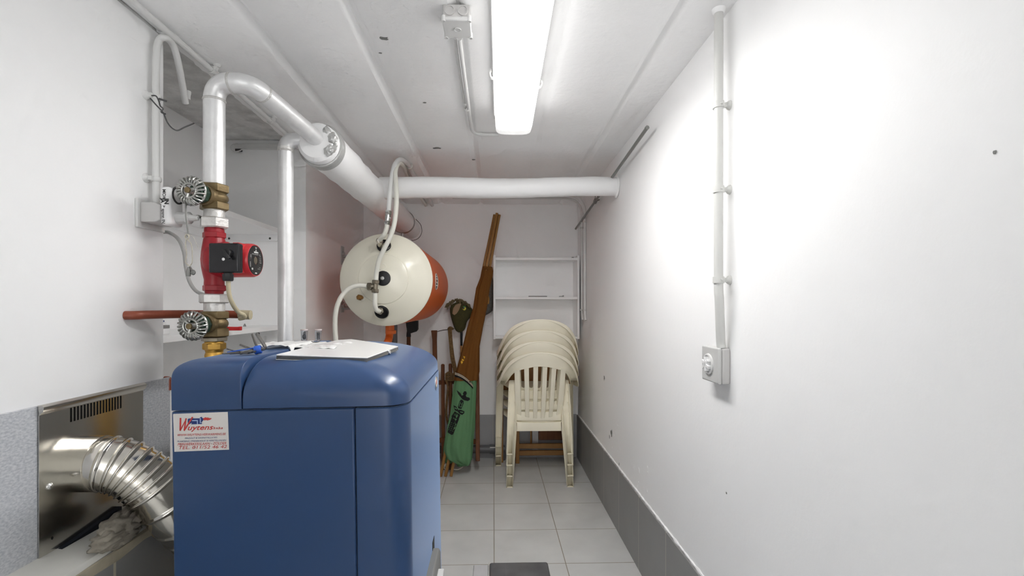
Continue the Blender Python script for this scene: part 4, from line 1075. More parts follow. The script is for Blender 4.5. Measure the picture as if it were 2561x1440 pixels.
# ================================================================== water heater and its pipes
HX, HZ, HR, HY0, HY1 = aty(966, 700, 2.6).x, 1.339, 0.2525, 2.60, 3.52
wh = thing('water_heater', 'round water heater with cream end cap and orange body', 'water heater', (HX, 3.0, HZ - HR))
MB().lathe((HX, HY0 + 0.010, HZ), (0, 1, 0), [(0, HR - 0.004), (0.0, HR - 0.001), (HY1 - HY0 - 0.02, HR - 0.001), (HY1 - HY0 + 0.0, HR - 0.02), (HY1 - HY0 + 0.03, HR - 0.10), (HY1 - HY0 + 0.035, 0.01)], 72).build('tank', 'heater_orange', wh)
MB().lathe((HX, HY1 - 0.02, HZ), (0, 1, 0), [(0, HR - 0.001), (0.0, HR + 0.002), (0.008, HR + 0.002), (0.008, HR - 0.002)], 72, cap=False).build('rear_rim', 'rim_white', wh)
RD, DY = 0.132, 0.066
cap_ = MB().lathe((HX, HY0 + 0.012, HZ), (0, -1, 0), [(0, HR - 0.002), (0.0, HR + 0.0005), (0.010, HR + 0.0005), (0.018, HR - 0.006), (0.030, HR - 0.030), (0.050, HR - 0.065), (0.070, RD + 0.020), (0.078, RD + 0.002), (0.078, 0.001)], 72).build('end_cap', 'heater_cream', wh)
MB().lathe((HX, HY0 - 0.064, HZ), (0, -1, 0), [(0, RD + 0.002), (0.006, RD), (0.0085, RD - 0.004), (0.0095, 0.001)], 64).build('cover_disc', 'heater_cream', wh)
YF = HY0 - 0.074
gc_ = V((HX, YF, HZ + 0.004))
MB().lathe(gc_, (0, -1, 0), [(0, 0.040), (0.004, 0.039), (0.0055, 0.034), (0.0055, 0.001)], 36).build('centre_cap', 'black_plastic', wh)
MB().lathe(gc_ + V((-0.002, -0.005, 0)), (0, -1, 0), [(0, 0.011), (0.006, 0.0105), (0.007, 0.006), (0.005, 0.005), (0.005, 0.001)], 6).build('centre_bolt', 'galvanised', wh)
nC = V((0, -1, 0))
gt = aty(961, 617, HY0 - 0.046); gb = aty(955.5, 778, HY0 - 0.046)
for nm, g, nz in (('upper_grommet', gt, 0.55), ('lower_grommet', gb, -0.55)):
    ax = V((0, -1, nz)).normalized()
    MB().lathe(g - ax*0.010, ax, [(0, 0.037), (0.026, 0.037), (0.028, 0.033), (0.020, 0.028), (0.020, 0.001)], 32).build(nm, 'black_plastic', wh)
    MB().torus(g + ax*0.006, ax, 0.0395, 0.0018, 40, 6).build('grommet_ring', 'heater_cream', wh)
lk = aty(957, 667, YF - 0.003); MB().torus(V((lk.x, YF + 0.0002, lk.z)), (0, 1, 0), 0.0165, 0.0012, 30, 6).build('punched_ring', 'rim_white', wh)
dr = aty(905, 744, HY0 - 0.062)
m_ = MB(); m_.lathe(dr + V((0.006, 0.014, 0)), (-0.25, -1, 0), [(0, 0.017), (0.016, 0.017), (0.018, 0.012)], 18)
m_.build('drain_spout', 'rim_white', wh)
m_ = MB(); m_.lathe(dr + V((0.002, -0.002, 0)), (-0.35, -1, 0.03), [(0, 0.010), (0.014, 0.010), (0.016, 0.0155), (0.032, 0.0150), (0.034, 0.011)], 6)
m_.build('drain_nut', 'rust_brass', wh)
# oval badge on the orange side
an = math.radians(4); bd = aty(1091, 704, 2.95)
Yb = None
best = None
for k in range(60):          # find where the sight line meets the tank side
    Yq = 2.65 + 0.85*k/59; q = aty(1091.5, 704, Yq); e = abs(math.hypot(q.x - HX, q.z - HZ) - HR)
    if best is None or e < best[0]: best = (e, q)
q = best[1]; th0 = math.atan2(q.z - HZ, q.x - HX)
def side(t, y, r=HR): return V((HX + r*math.cos(th0 + t), q.y + y, HZ + r*math.sin(th0 + t)))
m_ = MB(); pts = [side(0.185*math.sin(2*PI*k/28), 0.055*math.cos(2*PI*k/28), HR + 0.0005) for k in range(28)]
m_.loft([[p for p in pts], [V((HX, p.y, HZ)) + (V((p.x, p.y, p.z)) - V((HX, p.y, HZ))) * 1.006 for p in pts]])
bg = m_.build('oval_badge', 'wire_dark', wh)
m_ = MB(); m_.tube([side(0.185*math.sin(2*PI*k/28), 0.055*math.cos(2*PI*k/28), HR + 0.002) for k in range(29)], 0.0022, 6)
for t in (-0.10, -0.03, 0.05, 0.11): m_.tube([side(t, -0.03, HR + 0.003), side(t + 0.015, 0.0, HR + 0.003), side(t, 0.03, HR + 0.003)], 0.0022, 6)
m_.build('badge_rim', 'rim_white', bg)
# wall brackets
for (pxa, pya), (pxb, pyb) in (((857, 616), (857, 662)), ((857, 755), (857, 781))):
    a = atx(pxa, pya, XL + 0.004); b = atx(pxb, pyb, XL + 0.004)
    m_ = MB(); m_.box(XL, XL + 0.006, a.y - 0.028, a.y + 0.028, b.z, a.z); zc_ = (a.z + b.z)/2 + 0.0
    m_.tube([(XL, a.y, zc_ - 0.005), (HX - HR + 0.02, a.y, zc_ - 0.005)], 0.011, 10)
    m_.lathe((XL + 0.006, a.y - 0.012, zc_ + 0.010), (1, 0, 0), [(0, 0.016), (0.014, 0.016)], 6)
    m_.build('wall_bracket', 'galvanised', wh, bevel=0.001)

PR = 0.0120
def nut(m_, c, ax, r, l): m_.lathe(V(c) - V(ax).normalized()*(l/2), ax, [(0, r*0.9), (l*0.15, r), (l*0.85, r), (l, r*0.9)], 6)
# pipe A : upper grommet, shut-off valve, up and over to the ceiling
YA = 2.43
hA = thing('hot_water_pipe', 'cream pipe with nickel shut-off valve rising from the heater top', 'pipe', aty(970, 580, YA))
ea = gt + V((-0.012, -0.032, 0.006))
lowA = [gt + V((0.0, -0.004, 0.0)), gt + V((-0.010, -0.05, 0.012)), aty(948, 601, 2.47), aty(960, 588, YA + 0.01), aty(966.5, 572, YA), aty(968, 560, YA)]
MB().tube(spline(lowA[2:], 7), PR, 14).build('lower_tube', 'pipe_cream', hA)
m_ = MB(); m_.tube(spline([gt, gt + V((-0.012, -0.03, 0.004)), aty(950, 606, 2.485), aty(947, 602, 2.47)], 6), 0.0145, 14); nut(m_, gt + V((-0.006, -0.022, 0.002)), V((-0.2, -1, 0.1)), 0.020, 0.014); nut(m_, aty(949, 603, 2.475), aty(955, 596, 2.46) - aty(947, 603, 2.475), 0.0195, 0.016)
m_.build('elbow_fitting', 'nickel', hA)
cA, cB = aty(968.5, 557, YA), aty(971.5, 532, YA); axv = (cB - cA).normalized()
m_ = MB(); nut(m_, cA, axv, 0.0165, 0.020); nut(m_, cB, axv, 0.0175, 0.022); m_.lathe(cA, axv, [(0, 0.012), ((cB - cA).length*0.5, 0.0155), ((cB - cA).length, 0.012)], 14); m_.ball((cA + cB)/2 + V((0.012, -0.004, 0)), 0.006, 0.008, 0.005, 1)
m_.build('shutoff_valve', 'chrome', hA)
def ceil_tail(x, y0, y1, off): return [V((x, y, cz(y) - off)) for y in (y0, y1)]
upA = [aty(971.5, 530, YA), aty(974, 500, YA - 0.005), aty(977, 465, YA - 0.005), aty(982, 432, YA), aty(990, 408, YA + 0.02)]
p_t = aty(1003, 399, 2.53); 
upA += [p_t, aty(1023, 414, 2.70), V((aty(1033, 440, 2.88).x, 2.88, cz(2.88) - 0.014)), V((aty(1033, 440, 2.88).x + 0.01, 3.3, cz(3.3) - 0.014)), V((aty(1033, 440, 2.88).x + 0.01, 3.70, cz(3.7) - 0.014))]
for v in upA: v.z = min(v.z, cz(v.y) - 0.013)
MB().tube(spline(upA, 8), 0.0125, 14).build('upper_tube', 'conduit_white', hA)
cl = aty(1025, 416, 2.72)
MB().torus(V((cl.x, cl.y, min(cl.z, cz(cl.y) - 0.013))), (0.2, 1, -0.1), 0.0145, 0.004, 18, 8, 2.2).build('clip', 'conduit_grey', hA)
MB().lathe(aty(975, 590, 2.46), V((0.25, 0, 1)), [(0, 0.011), (0.03, 0.0095), (0.045, 0.005)], 12).build('valve_handle', 'pale_plastic', hA)

# pipe B with tee, down to the lower grommet, branch to the left
tee = aty(938, 715, 2.475)
cB_ = thing('cold_water_pipe', 'cream pipe with brass tee in front of the heater, looping over', 'pipe', tee)
upB = [aty(940.5, 700, 2.472), aty(942, 680, 2.47), aty(948, 650, 2.45), aty(962, 620, 2.43), aty(977, 590, 2.42), aty(986, 560, 2.415), aty(990.5, 525, 2.415), aty(992, 490, 2.415), aty(990, 455, 2.42), aty(988.5, 430, 2.43), aty(993, 413, 2.46), aty(1001, 408, 2.54), aty(1012, 421, 2.72), V((aty(1018, 440, 2.9).x, 2.90, cz(2.90) - 0.014)), V((aty(1018, 440, 2.9).x, 3.4, cz(3.4) - 0.014)), V((aty(1018, 440, 2.9).x, 3.7, cz(3.7) - 0.014))]
for v in upB: v.z = min(v.z, cz(v.y) - 0.013)
MB().tube(spline(upB, 7), PR, 14).build('upper_tube', 'pipe_cream', cB_)
MB().tube(spline([tee, aty(938, 742, 2.472), aty(938, 762, 2.472), aty(942, 775, 2.485), aty(949, 778, 2.51)], 7), PR, 14).build('lower_tube', 'pipe_cream', cB_)
m_ = MB(); m_.tube([aty(947, 778, 2.505), gb + V((-0.004, -0.012, 0)), gb], 0.014, 14); nut(m_, aty(951, 777.5, 2.52), V((0.3, 1, 0)), 0.0195, 0.018); nut(m_, gb + V((-0.003, -0.010, 0)), V((0.2, 1, 0)), 0.018, 0.012)
m_.build('elbow_fitting', 'nickel', cB_)
t0, t1 = aty(939.5, 700, 2.472), aty(938, 731, 2.472)
m_ = MB(); av = (t1 - t0).normalized()
m_.lathe(t0, av, [(0, 0.0125), ((t1 - t0).length, 0.0125)], 16); nut(m_, t0 + av*0.010, av, 0.0205, 0.019); nut(m_, t1 - av*0.008, av, 0.0205, 0.019)
tl_ = aty(925, 716.5, 2.472); m_.tube([tee, tl_], 0.0125, 14); nut(m_, tl_ + V((-0.002, 0, 0)), V((1, 0, 0)), 0.0205, 0.022)
m_.build('tee_fitting', 'brass_dark', cB_, sharp=25)
br = [aty(922, 716, 2.472), aty(900, 713.5, 2.468), aty(880, 718, 2.46), aty(862, 731, 2.45), aty(848, 752, 2.43), aty(840, 780, 2.42), aty(838, 815, 2.41), aty(840, 850, 2.40), aty(842, 880, 2.40), V((aty(842, 880, 2.40).x, 2.40, 0.86)), V((aty(842, 880, 2.40).x, 2.40, 0.02))]
MB().tube(spline(br, 7), PR, 14).build('branch_tube', 'pipe_cream', cB_)

# orange fittings below the heater, dark pipe behind
of = thing('orange_pipe', 'orange painted pipe elbow under the heater', 'pipe', aty(975, 880, 2.75))
OY = 2.80
m_ = MB(); m_.tube(fillet([aty(976, 800, OY), aty(974, 845, OY), aty(968, 858, OY - 0.08), aty(955, 880, OY - 0.20)], 0.05), 0.022, 16)
m_.lathe(aty(977.5, 835, OY), (0, 0, 1), [(0, 0.026), (0.003, 0.031), (0.020, 0.031), (0.022, 0.026)], 18)
m_.lathe(aty(975, 822, OY), (0, 0, 1), [(-0.03, 0.026), (0.05, 0.026)], 8)
m_.build('elbow', 'orange_fitting', of)
MB().tube([aty(960, 868, OY - 0.14), aty(930, 890, OY - 0.34)], 0.019, 14).build('tube', 'insulation_white', of)
MB().tube([V((aty(987, 840, 3.3).x, 3.3, 0.0)), V((aty(987, 840, 3.3).x, 3.3, 1.12))], 0.019, 14).build('standpipe', 'pipe_dark', label='dark grey standing pipe behind orange elbow under the heater', cat='pipe')

# black headed tool leaning under the heater
tt = thing('garden_tool', 'tool with black head on thin dark shaft under heater', 'tool', (aty(1022, 860, 3.60).x, 3.60, 0.0))
TY = 3.60
hp = [aty(x, y, TY) for x, y in ((1013, 798), (1046, 798), (1045.5, 824), (1041, 829), (1026, 834), (1018, 832))]
MB().prism(hp, (0, 0.03, 0)).build('head', 'black_plastic', tt, bevel=0.006, seg=3)
MB().tube([aty(1022, 828, TY + 0.015), aty(1022, 900, TY + 0.015), V((aty(1022, 900, TY).x, TY + 0.0, 0.01))], [0.014, 0.017, 0.017], 12).build('shaft', 'wood_dark', tt)
MB().lathe(aty(1022, 842, TY + 0.015), (0, 0, 1), [(0, 0.018), (0.03, 0.016), (0.05, 0.012)], 12).build('ferrule', 'black_plastic', tt)

# ================================================================== wooden sledge leaning in the corner, rope
sl = thing('wooden_sledge', 'dark wooden sledge standing on end by the windbreak', 'sledge', (-0.27, 3.60, 0))
SY = 3.56
def sb(name, pts, w, d, mt='wood_dark', bev=0.004):
    m_ = MB()
    for a, b in zip(pts, pts[1:]): m_.bar(a, b, w, d)
    return m_.build(name, mt, sl, bevel=bev)
ra_ = [aty(1086, 826, SY + 0.05), aty(1087, 850, SY + 0.05), aty(1089, 960, SY + 0.02), aty(1092, 1120, SY - 0.05)]
m_ = MB(); w_ = [0.046, 0.034, 0.032, 0.036]
rg = []
for p, w in zip(ra_, w_): rg.append([p + V((dx*w/2, dy*0.012, 0)) for dx, dy in ((-1,-1),(1,-1),(1,1),(-1,1))])
rg[-1] = [V((v.x, v.y, 0.0)) for v in rg[-1]]
m_.loft(rg).build('runner', 'wood_dark', sl, bevel=0.004)
rb_ = [aty(1190, 862, SY + 0.04), aty(1192, 880, SY + 0.03), aty(1194, 960, SY), aty(1195, 1152, SY - 0.19)]
m_ = MB(); rg = []
for p, w in zip(rb_, (0.018, 0.026, 0.030, 0.030)): rg.append([p + V((dx*w/2, dy*0.014, 0)) for dx, dy in ((-1,-1),(1,-1),(1,1),(-1,1))])
m_.loft(rg).build('runner', 'wood_dark', sl, bevel=0.004)
for px, py in ((1107.5, 912), (1126.5, 911)):
    a = aty(px, py, SY); b = aty(px + 1, 1140, SY - 0.10)
    MB().tube([a + V((0, 0, 0.006)), a, b, V((b.x, b.y, 0.0))], [0.008, 0.0135, 0.0135, 0.0135], 12).build('rail', 'wood_dark', sl)
sb('crossbar', [aty(1090, 957, SY - 0.005), aty(1192, 950, SY - 0.002)], 0.032, 0.022)
sb('crossbar', [aty(1090, 1100, SY - 0.085), aty(1195, 1104, SY - 0.12)], 0.034, 0.022)
MB().tube(spline([aty(1094, 829, SY + 0.02), aty(1105, 826, SY + 0.01), aty(1120, 824, SY), aty(1136, 822, SY - 0.01)], 5), 0.003, 8).build('wire', 'wire_dark', sl)
m_ = MB()
for k, dx in enumerate((-3.2, 0, 3.2)):
    m_.tube(spline([aty(1125 + dx, 823, SY - 0.02), aty(1127 + dx*0.8, 850, SY - 0.022), aty(1131 + dx, 890, SY - 0.024), aty(1136 + dx, 915, SY - 0.026), aty(1141 + dx, 938, SY - 0.03)], 5), 0.0068, 8)
for k in range(5):
    m_.tube(spline([aty(1114, 936 + 4*k, SY - 0.035), aty(1122, 931 + 5*k, SY - 0.045), aty(1132, 935 + 4*k, SY - 0.045), aty(1139, 930 + 5*k, SY - 0.035)], 4), 0.0068, 8)
m_.tube(spline([aty(1122, 822, SY - 0.01), aty(1126, 819, SY - 0.03), aty(1132, 822, SY - 0.01)], 4), 0.0095, 8)
m_.tube(spline([aty(1116, 948, SY - 0.04), aty(1121, 970, SY - 0.04), aty(1118, 1000, SY - 0.04), aty(1116, 1035, SY - 0.04), aty(1121, 1060, SY - 0.04)], 5), 0.0085, 8)
m_.build('rope', 'rope', sl)

# ================================================================== hobby horses
def hobby(name_l, pts_head, Y, th, mt): pass
hh = thing('hobby_horse', 'olive hobby horse head with tan ear and yellow eye', 'toy', (aty(1154, 850, 3.6).x, 3.60, 0.0))
HYY = 3.60
out = [(1123, 770), (1126, 790), (1131, 806), (1136, 822), (1141, 830), (1150, 833), (1160, 829), (1165, 820), (1166, 808), (1171, 800), (1179, 792), (1184, 783), (1184, 774), (1178, 768), (1172, 760), (1163, 754), (1152, 752), (1138, 755), (1128, 762)]
MB().pillow([aty(x, y, HYY) for x, y in out], 0.095).build('head', 'felt_olive', hh, sub=1)
MB().pillow([aty(x, y, HYY - 0.045) for x, y in ((1131, 784), (1133, 771), (1139, 762), (1147, 758.5), (1154, 759), (1152, 765), (1148, 775), (1142, 784), (1136, 788))], 0.012).build('ear', 'felt_tan', hh)
e_ = aty(1161, 771.5, HYY - 0.050)
eye = MB().lathe(e_ + V((0, 0.014, 0)), (0, -1, 0), [(0, 0.0135), (0.010, 0.013), (0.013, 0.009), (0.0135, 0.001)], 20).build('eye', 'eye_yellow', hh)
MB().lathe(e_ + V((-0.004, 0.002, 0.004)), (0, -1, 0), [(0, 0.0080), (0.002, 0.0075), (0.003, 0.001)], 16).build('pupil', 'black_gloss', eye)
MB().tube(spline([e_ + V((-0.008, -0.002, 0.014)), e_ + V((0.002, -0.003, 0.016)), e_ + V((0.010, -0.002, 0.012))], 4), 0.003, 8).build('eyelid', 'eye_green', eye)
m_ = MB(); rr = random.Random(12)
for k in range(120):
    t = rr.random(); px = 1120 + 52*t; py = 763 - 13*math.sin(PI*min(1, t*1.05)) + rr.uniform(-1, 3)
    Yk = HYY + rr.uniform(-0.045, 0.045)
    left = t < 0.35
    dx = rr.uniform(-11, -2) if left else rr.uniform(-3, 8); dy = rr.uniform(4, 13) if left else rr.uniform(-1, 9)
    m_.tube([aty(px, py, Yk), aty(px + dx*0.5, py - 3 + dy*0.2, Yk - 0.01), aty(px + dx, py + dy, Yk - 0.015)], [0.005, 0.0045, 0.0018], 5)
m_.build('mane', 'mane', hh)
MB().tube([aty(1154, 826, HYY), aty(1154, 864, HYY)], 0.0095, 14).build('stick_sleeve', 'black_gloss', hh)
MB().tube([aty(1154, 864, HYY), V((aty(1154, 864, HYY).x, HYY, 0.0))], 0.008, 12).build('stick', 'wood_pole', hh)
h2 = thing('plush_toy', 'grey plush toy head squeezed between windbreak and wall rack', 'toy', aty(1222, 780, 3.55))
h2y = 3.62
MB().pillow([aty(x, y, h2y) for x, y in ((1212, 790), (1208, 760), (1212, 720), (1222, 690), (1231, 684), (1233, 700), (1233, 760), (1232, 776), (1226, 782))], 0.09).build('head', 'plush_grey', h2)
MB().pillow([aty(x, y, h2y - 0.048) for x, y in ((1217, 760), (1218, 742), (1222, 737), (1224, 748), (1223, 760))], 0.012).build('ear', 'felt_orange', h2)
MB().tube([aty(1213, 772, h2y + 0.02), V((aty(1126, 1120, 3.66).x, 3.665, 0.116))], 0.008, 10).build('stick', 'wood_pole', h2)

# ================================================================== rolled windbreak
def wby(z): return 3.315 + 0.085*z
wb = thing('windbreak', 'rolled brown and green cloth windbreak on wooden poles', 'windbreak', (-0.28, 3.33, 0))
def at_w(px, py):
    Y = 3.4
    for _ in range(6): Y = wby(aty(px, py, Y).z)
    return aty(px, py, Y)
def cloth(name, secs, mt, n=40, depth=0.42, folds=5, amp=0.06, cap=True, twist=0.0):
    rings = []
    for k, (y, xl, xr) in enumerate(secs):
        a, b = at_w(xl, y), at_w(xr, y); c = (a + b)/2; hw = (b - a).length/2; ax = (b - a).normalized(); r = []
        for i in range(n):
            t = 2*PI*i/n
            f = 1 + amp*math.sin(folds*t + 0.6*k*0.3 + twist*k) + amp*0.5*math.sin((folds*2+1)*t + 1.0)
            cu, su = math.cos(t), math.sin(t)
            r.append(c + ax*(hw*cu*(1 + 0.15*(f-1))) + V((0, -hw*depth*su*f*1.4, 0)))
        rings.append(r)
    return rings
def dense(secs, m=4):
    out = []
    for (y0, a0, b0), (y1, a1, b1) in zip(secs, secs[1:]):
        for i in range(m): t = i/m; out.append((y0 + (y1-y0)*t, a0 + (a1-a0)*t, b0 + (b1-b0)*t))
    return out + [secs[-1]]
bs = dense([(664, 1213, 1222), (668, 1207, 1231), (676, 1205, 1233), (690, 1203, 1232), (720, 1191, 1225), (770, 1183, 1218), (820, 1168, 1208), (870, 1156, 1199), (931, 1139, 1197), (950, 1135, 1196)])
brn = MB().loft(cloth('b', bs, None, 64, folds=6, amp=0.12)).build('brown_cloth', 'fabric_brown', wb, sharp=80)
gs = dense([(938, 1139, 1192), (965, 1134, 1191), (1030, 1127, 1188), (1084, 1116, 1185), (1113, 1111.5, 1182), (1130, 1112, 1181), (1146, 1118, 1179), (1158, 1140, 1176), (1164, 1160, 1172)], 5)
rg = cloth('g', gs, None, 64, folds=6, amp=0.13, twist=0.015)
grn = MB().loft(rg).build('green_cloth', 'fabric_green', wb, sharp=80)
m_ = MB()      # loose inner folds at the foot
for secs in ([(1095, 1112, 1130), (1120, 1108, 1136), (1140, 1107, 1140), (1157, 1110, 1134), (1162, 1114, 1128)], [(1100, 1160, 1184), (1130, 1156, 1182), (1150, 1158, 1180), (1163, 1140, 1170), (1169, 1142, 1160)]):
    R_ = cloth('f', dense(secs, 3), None, 30, depth=0.5, folds=3, amp=0.14)
    m_.loft([[p + V((0, 0.035, 0)) for p in r] for r in R_])
m_.build('inner_fold', 'fabric_green', wb, sharp=80)
# hanging flap of the cloth on the right, both colours
fl_ = [[at_w(x, y) + V((0, 0.03 + 0.012*math.sin(i*1.7), 0)) for i, x in enumerate((xl, xl*0.66 + xr*0.34, xl*0.33 + xr*0.67, xr))] for y, xl, xr in ((835, 1192, 1199), (880, 1186, 1199), (930, 1180, 1199), (960, 1178, 1193))]
MB().grid(fl_).build('brown_flap', 'fabric_brown', wb, solid=0.004, sharp=80)
fl_ = [[at_w(x, y) + V((0, 0.030 + 0.010*math.sin(i*1.7), 0)) for i, x in enumerate((xl, xl*0.66 + xr*0.34, xl*0.33 + xr*0.67, xr))] for y, xl, xr in ((958, 1176, 1191), (1000, 1174, 1190), (1060, 1172, 1188), (1110, 1168, 1183), (1152, 1165, 1180))]
MB().grid(fl_).build('green_flap', 'fabric_green', wb, solid=0.004, sharp=80)
bpy.context.view_layer.update()
def hit(px, py, objs=(brn, grn)):
    d = ray(px, py).normalized(); best = None
    for o in objs:
        iv = o.matrix_world.inverted(); ok, loc, nn, idx = o.ray_cast(iv @ ORG, d)
        if ok:
            p = o.matrix_world @ loc
            if best is None or (p - ORG).length < best[0]: best = ((p - ORG).length, p)
    return best[1] - d*0.0022 if best else at_w(px, py) - d*0.03
def patch(m_, poly, lift=0.0):
    """flat printed shape pressed onto the cloth"""
    bm2 = bmesh.new(); f = bm2.faces.new([bm2.verts.new((x, y, 0)) for x, y in poly])
    bmesh.ops.triangulate(bm2, faces=bm2.faces[:])
    bmesh.ops.subdivide_edges(bm2, edges=bm2.edges[:], cuts=3, use_grid_fill=True)
    bmesh.ops.triangulate(bm2, faces=bm2.faces[:])
    vm = {}
    for v in bm2.verts:
        p = hit(v.co.x, v.co.y); vm[v] = m_.bm.verts.new(p - ray(v.co.x, v.co.y).normalized()*lift)
    for f in bm2.faces:
        try: m_.bm.faces.new([vm[v] for v in f.verts])
        except ValueError: pass
    bm2.free()
k2 = 5.54
def P2(l): return [(1080 + x/k2, 940 + y/k2) for x, y in l]
m_ = MB()
for poly in ([(343, 195), (395, 235), (415, 272), (438, 262), (430, 240), (450, 210), (478, 215), (485, 245), (470, 270), (480, 290), (520, 300), (532, 325), (500, 347), (455, 338), (425, 322), (405, 300), (365, 250)],
             [(405, 325), (440, 345), (440, 380), (410, 455), (370, 450), (360, 425), (385, 350)],
             [(298, 405), (340, 425), (365, 470), (400, 468), (452, 490), (450, 515), (420, 540), (380, 520), (355, 490), (320, 475)],
             [(318, 490), (395, 535), (370, 605), (270, 560)],
             [(285, 545), (375, 600), (295, 810), (270, 815), (218, 780), (225, 730)]):
    patch(m_, P2(poly))
pr = m_.build('black_print', 'print_black', wb, sharp=180)
m_ = MB()
for l in ([(320, 430), (352, 452), (345, 466), (312, 445)], [(395, 490), (440, 500), (425, 512), (392, 502)], [(300, 575), (345, 600), (335, 612), (292, 588)], [(312, 520), (365, 548), (362, 553), (310, 526)], [(306, 534), (362, 562), (359, 567), (304, 540)], [(390, 355), (398, 358), (380, 425), (372, 422)], [(425, 365), (432, 368), (412, 432), (404, 430)], [(398, 378), (418, 388), (415, 394), (396, 384)], [(392, 420), (412, 428), (408, 436), (388, 430)]):
    patch(m_, P2(l), 0.0015)
for r_ in range(5):
    for c_ in range(3):
        x = 252 + 26*c_ + 9*(0) + (2 - r_)*9; y = 640 + 24*r_ + 10*c_
        patch(m_, P2([(x, y), (x + 9, y + 3), (x + 6, y + 13), (x - 3, y + 10)]), 0.0015)
m_.build('print_lines', 'fabric_green', pr, sharp=180)
m_ = MB()
for l in ([(545, 290), (600, 315), (602, 362), (560, 352), (540, 340)], [(522, 490), (560, 498), (568, 520), (545, 545), (520, 552)]):
    q_ = P2(l); m_.prism([at_w(x, y) + V((0, -0.004, 0)) for x, y in q_], (0, 0.002, 0))
m_.build('flap_print', 'print_black', wb)
m_ = MB()
k1 = 6.0
for l in ([(472, 1018), (502, 1032), (492, 1062), (480, 1052)], [(455, 1062), (488, 1080), (470, 1098), (448, 1082)], [(440, 1090), (470, 1108), (450, 1140), (434, 1112)]):
    patch(m_, [(1080 + x/k1, 720 + y/k1) for x, y in l])
m_.build('yellow_emblem', 'print_yellow', wb, sharp=180)
def strip(name, mt, dy0, dy1, lift):
    m_ = MB(); rows = []
    for i in range(24):
        t = i/23; x = 1137.6 + (1183 - 1137.6)*t; y = 931 + 9*t + 22*t*t
        rows.append([hit(x, y + dy0) - ray(x, y).normalized()*lift, hit(x, y + (dy0+dy1)/2) - ray(x, y).normalized()*lift, hit(x, y + dy1) - ray(x, y).normalized()*lift])
    m_.grid(rows).build(name, mt, wb, sharp=180)
strip('dark_hem', 'print_black', -1, 11, 0.001)
strip('cream_trim', 'band_cream', 0.3, 2.2, 0.003)
strip('cream_trim', 'band_cream', 3.6, 5.6, 0.003)
MB().torus(at_w(1219, 672) + V((0, 0, 0)), at_w(1222, 660) - at_w(1214, 690), 0.030, 0.009, 24, 8, 1.3).build('gathered_neck', 'fabric_brown', wb)
for i, (bx, by, tx, ty, yo) in enumerate(((1103.5, 1182, 1237, 536, 0.012), (1115, 1187, 1243, 534, -0.015), (1129, 1185, 1249, 537, 0.0))):
    a = at_w(bx, by); b = at_w(tx, ty) + V((0, yo, 0))
    dd = b - a
    q_ = a - dd * ((a.z - 0.002)/dd.z)
    MB().tube([q_, a + dd*0.05, b], 0.0105, 10).build('pole', 'wood_pole' if False else ('wood_mid' if i else 'wood_mid'), wb)
m_ = MB()
m_.tube(spline([at_w(1102, 1164), at_w(1108, 1167), at_w(1114, 1160), at_w(1111, 1170), at_w(1118, 1176)], 5), 0.003, 6)
m_.tube(spline([at_w(1134, 1173), at_w(1145, 1174), at_w(1152, 1171), at_w(1158, 1166)], 5), 0.003, 6)
m_.build('cord', 'string_beige', wb)

# ================================================================== rack on the back wall
SX0, SX1, SYF = 0.0, 0.643, 3.510
ws = thing('wall_rack', 'empty white shelf rack hung on the back wall', 'shelf', (0.32, 3.6, 0.945))
zt_ = aty(1340, 640, SYF).z; zb_ = aty(1340, 848, SYF).z; TH = 0.016
for x in (SX0, SX1 - TH): MB().box(x, x + TH, SYF, YB - 0.012, zb_, zt_ + 0.006).build('side_panel', 'shelf_white', ws, bevel=0.001)
for py in (644, 742):
    z = aty(1340, py, SYF).z; MB().box(SX0 + TH, SX1 - TH, SYF + 0.002, YB - 0.012, z - 0.018, z).build('shelf_board', 'shelf_white', ws, bevel=0.001)
MB().box(SX0 + TH, SX1 - TH, SYF + 0.002, YB - 0.012, zb_ + 0.004, zb_ + 0.020).build('shelf_board', 'shelf_white', ws, bevel=0.001)
MB().box(SX0 + 0.004, SX1 - 0.004, YB - 0.012, YB, zb_ + 0.002, zt_ - 0.002).build('back_board', 'white_paint', ws)
zs_ = aty(1340, 742, SYF).z
p = aty(1345, 740, 3.56)
MB().box(p.x - 0.068, p.x + 0.068, 3.54, 3.60, zs_, zs_ + 0.007).build('flat_bar', 'mid_grey_plastic', bevel=0.001, label='thin flat grey strip on the middle rack shelf', cat='strip')
p = aty(1405, 740, 3.56)
m_ = MB(); m_.box(p.x - 0.02, p.x + 0.008, 3.55, 3.57, zs_, zs_ + 0.006); m_.lathe((p.x + 0.010, 3.555, zs_ + 0.006), (0, 1, 0), [(0, 0.006), (0.015, 0.006)], 10)
m_.build('metal_hook', 'mid_grey_plastic', label='small grey metal hook piece on the middle rack shelf', cat='hook')
zt2_ = aty(1340, 644, SYF).z
p = aty(1435, 640, 3.56); MB().box(p.x - 0.008, p.x + 0.008, 3.60, 3.616, zt2_, zt2_ + 0.014).build('small_bracket', 'mid_grey_plastic', bevel=0.001, label='tiny metal bracket on top of the wall rack', cat='bracket')

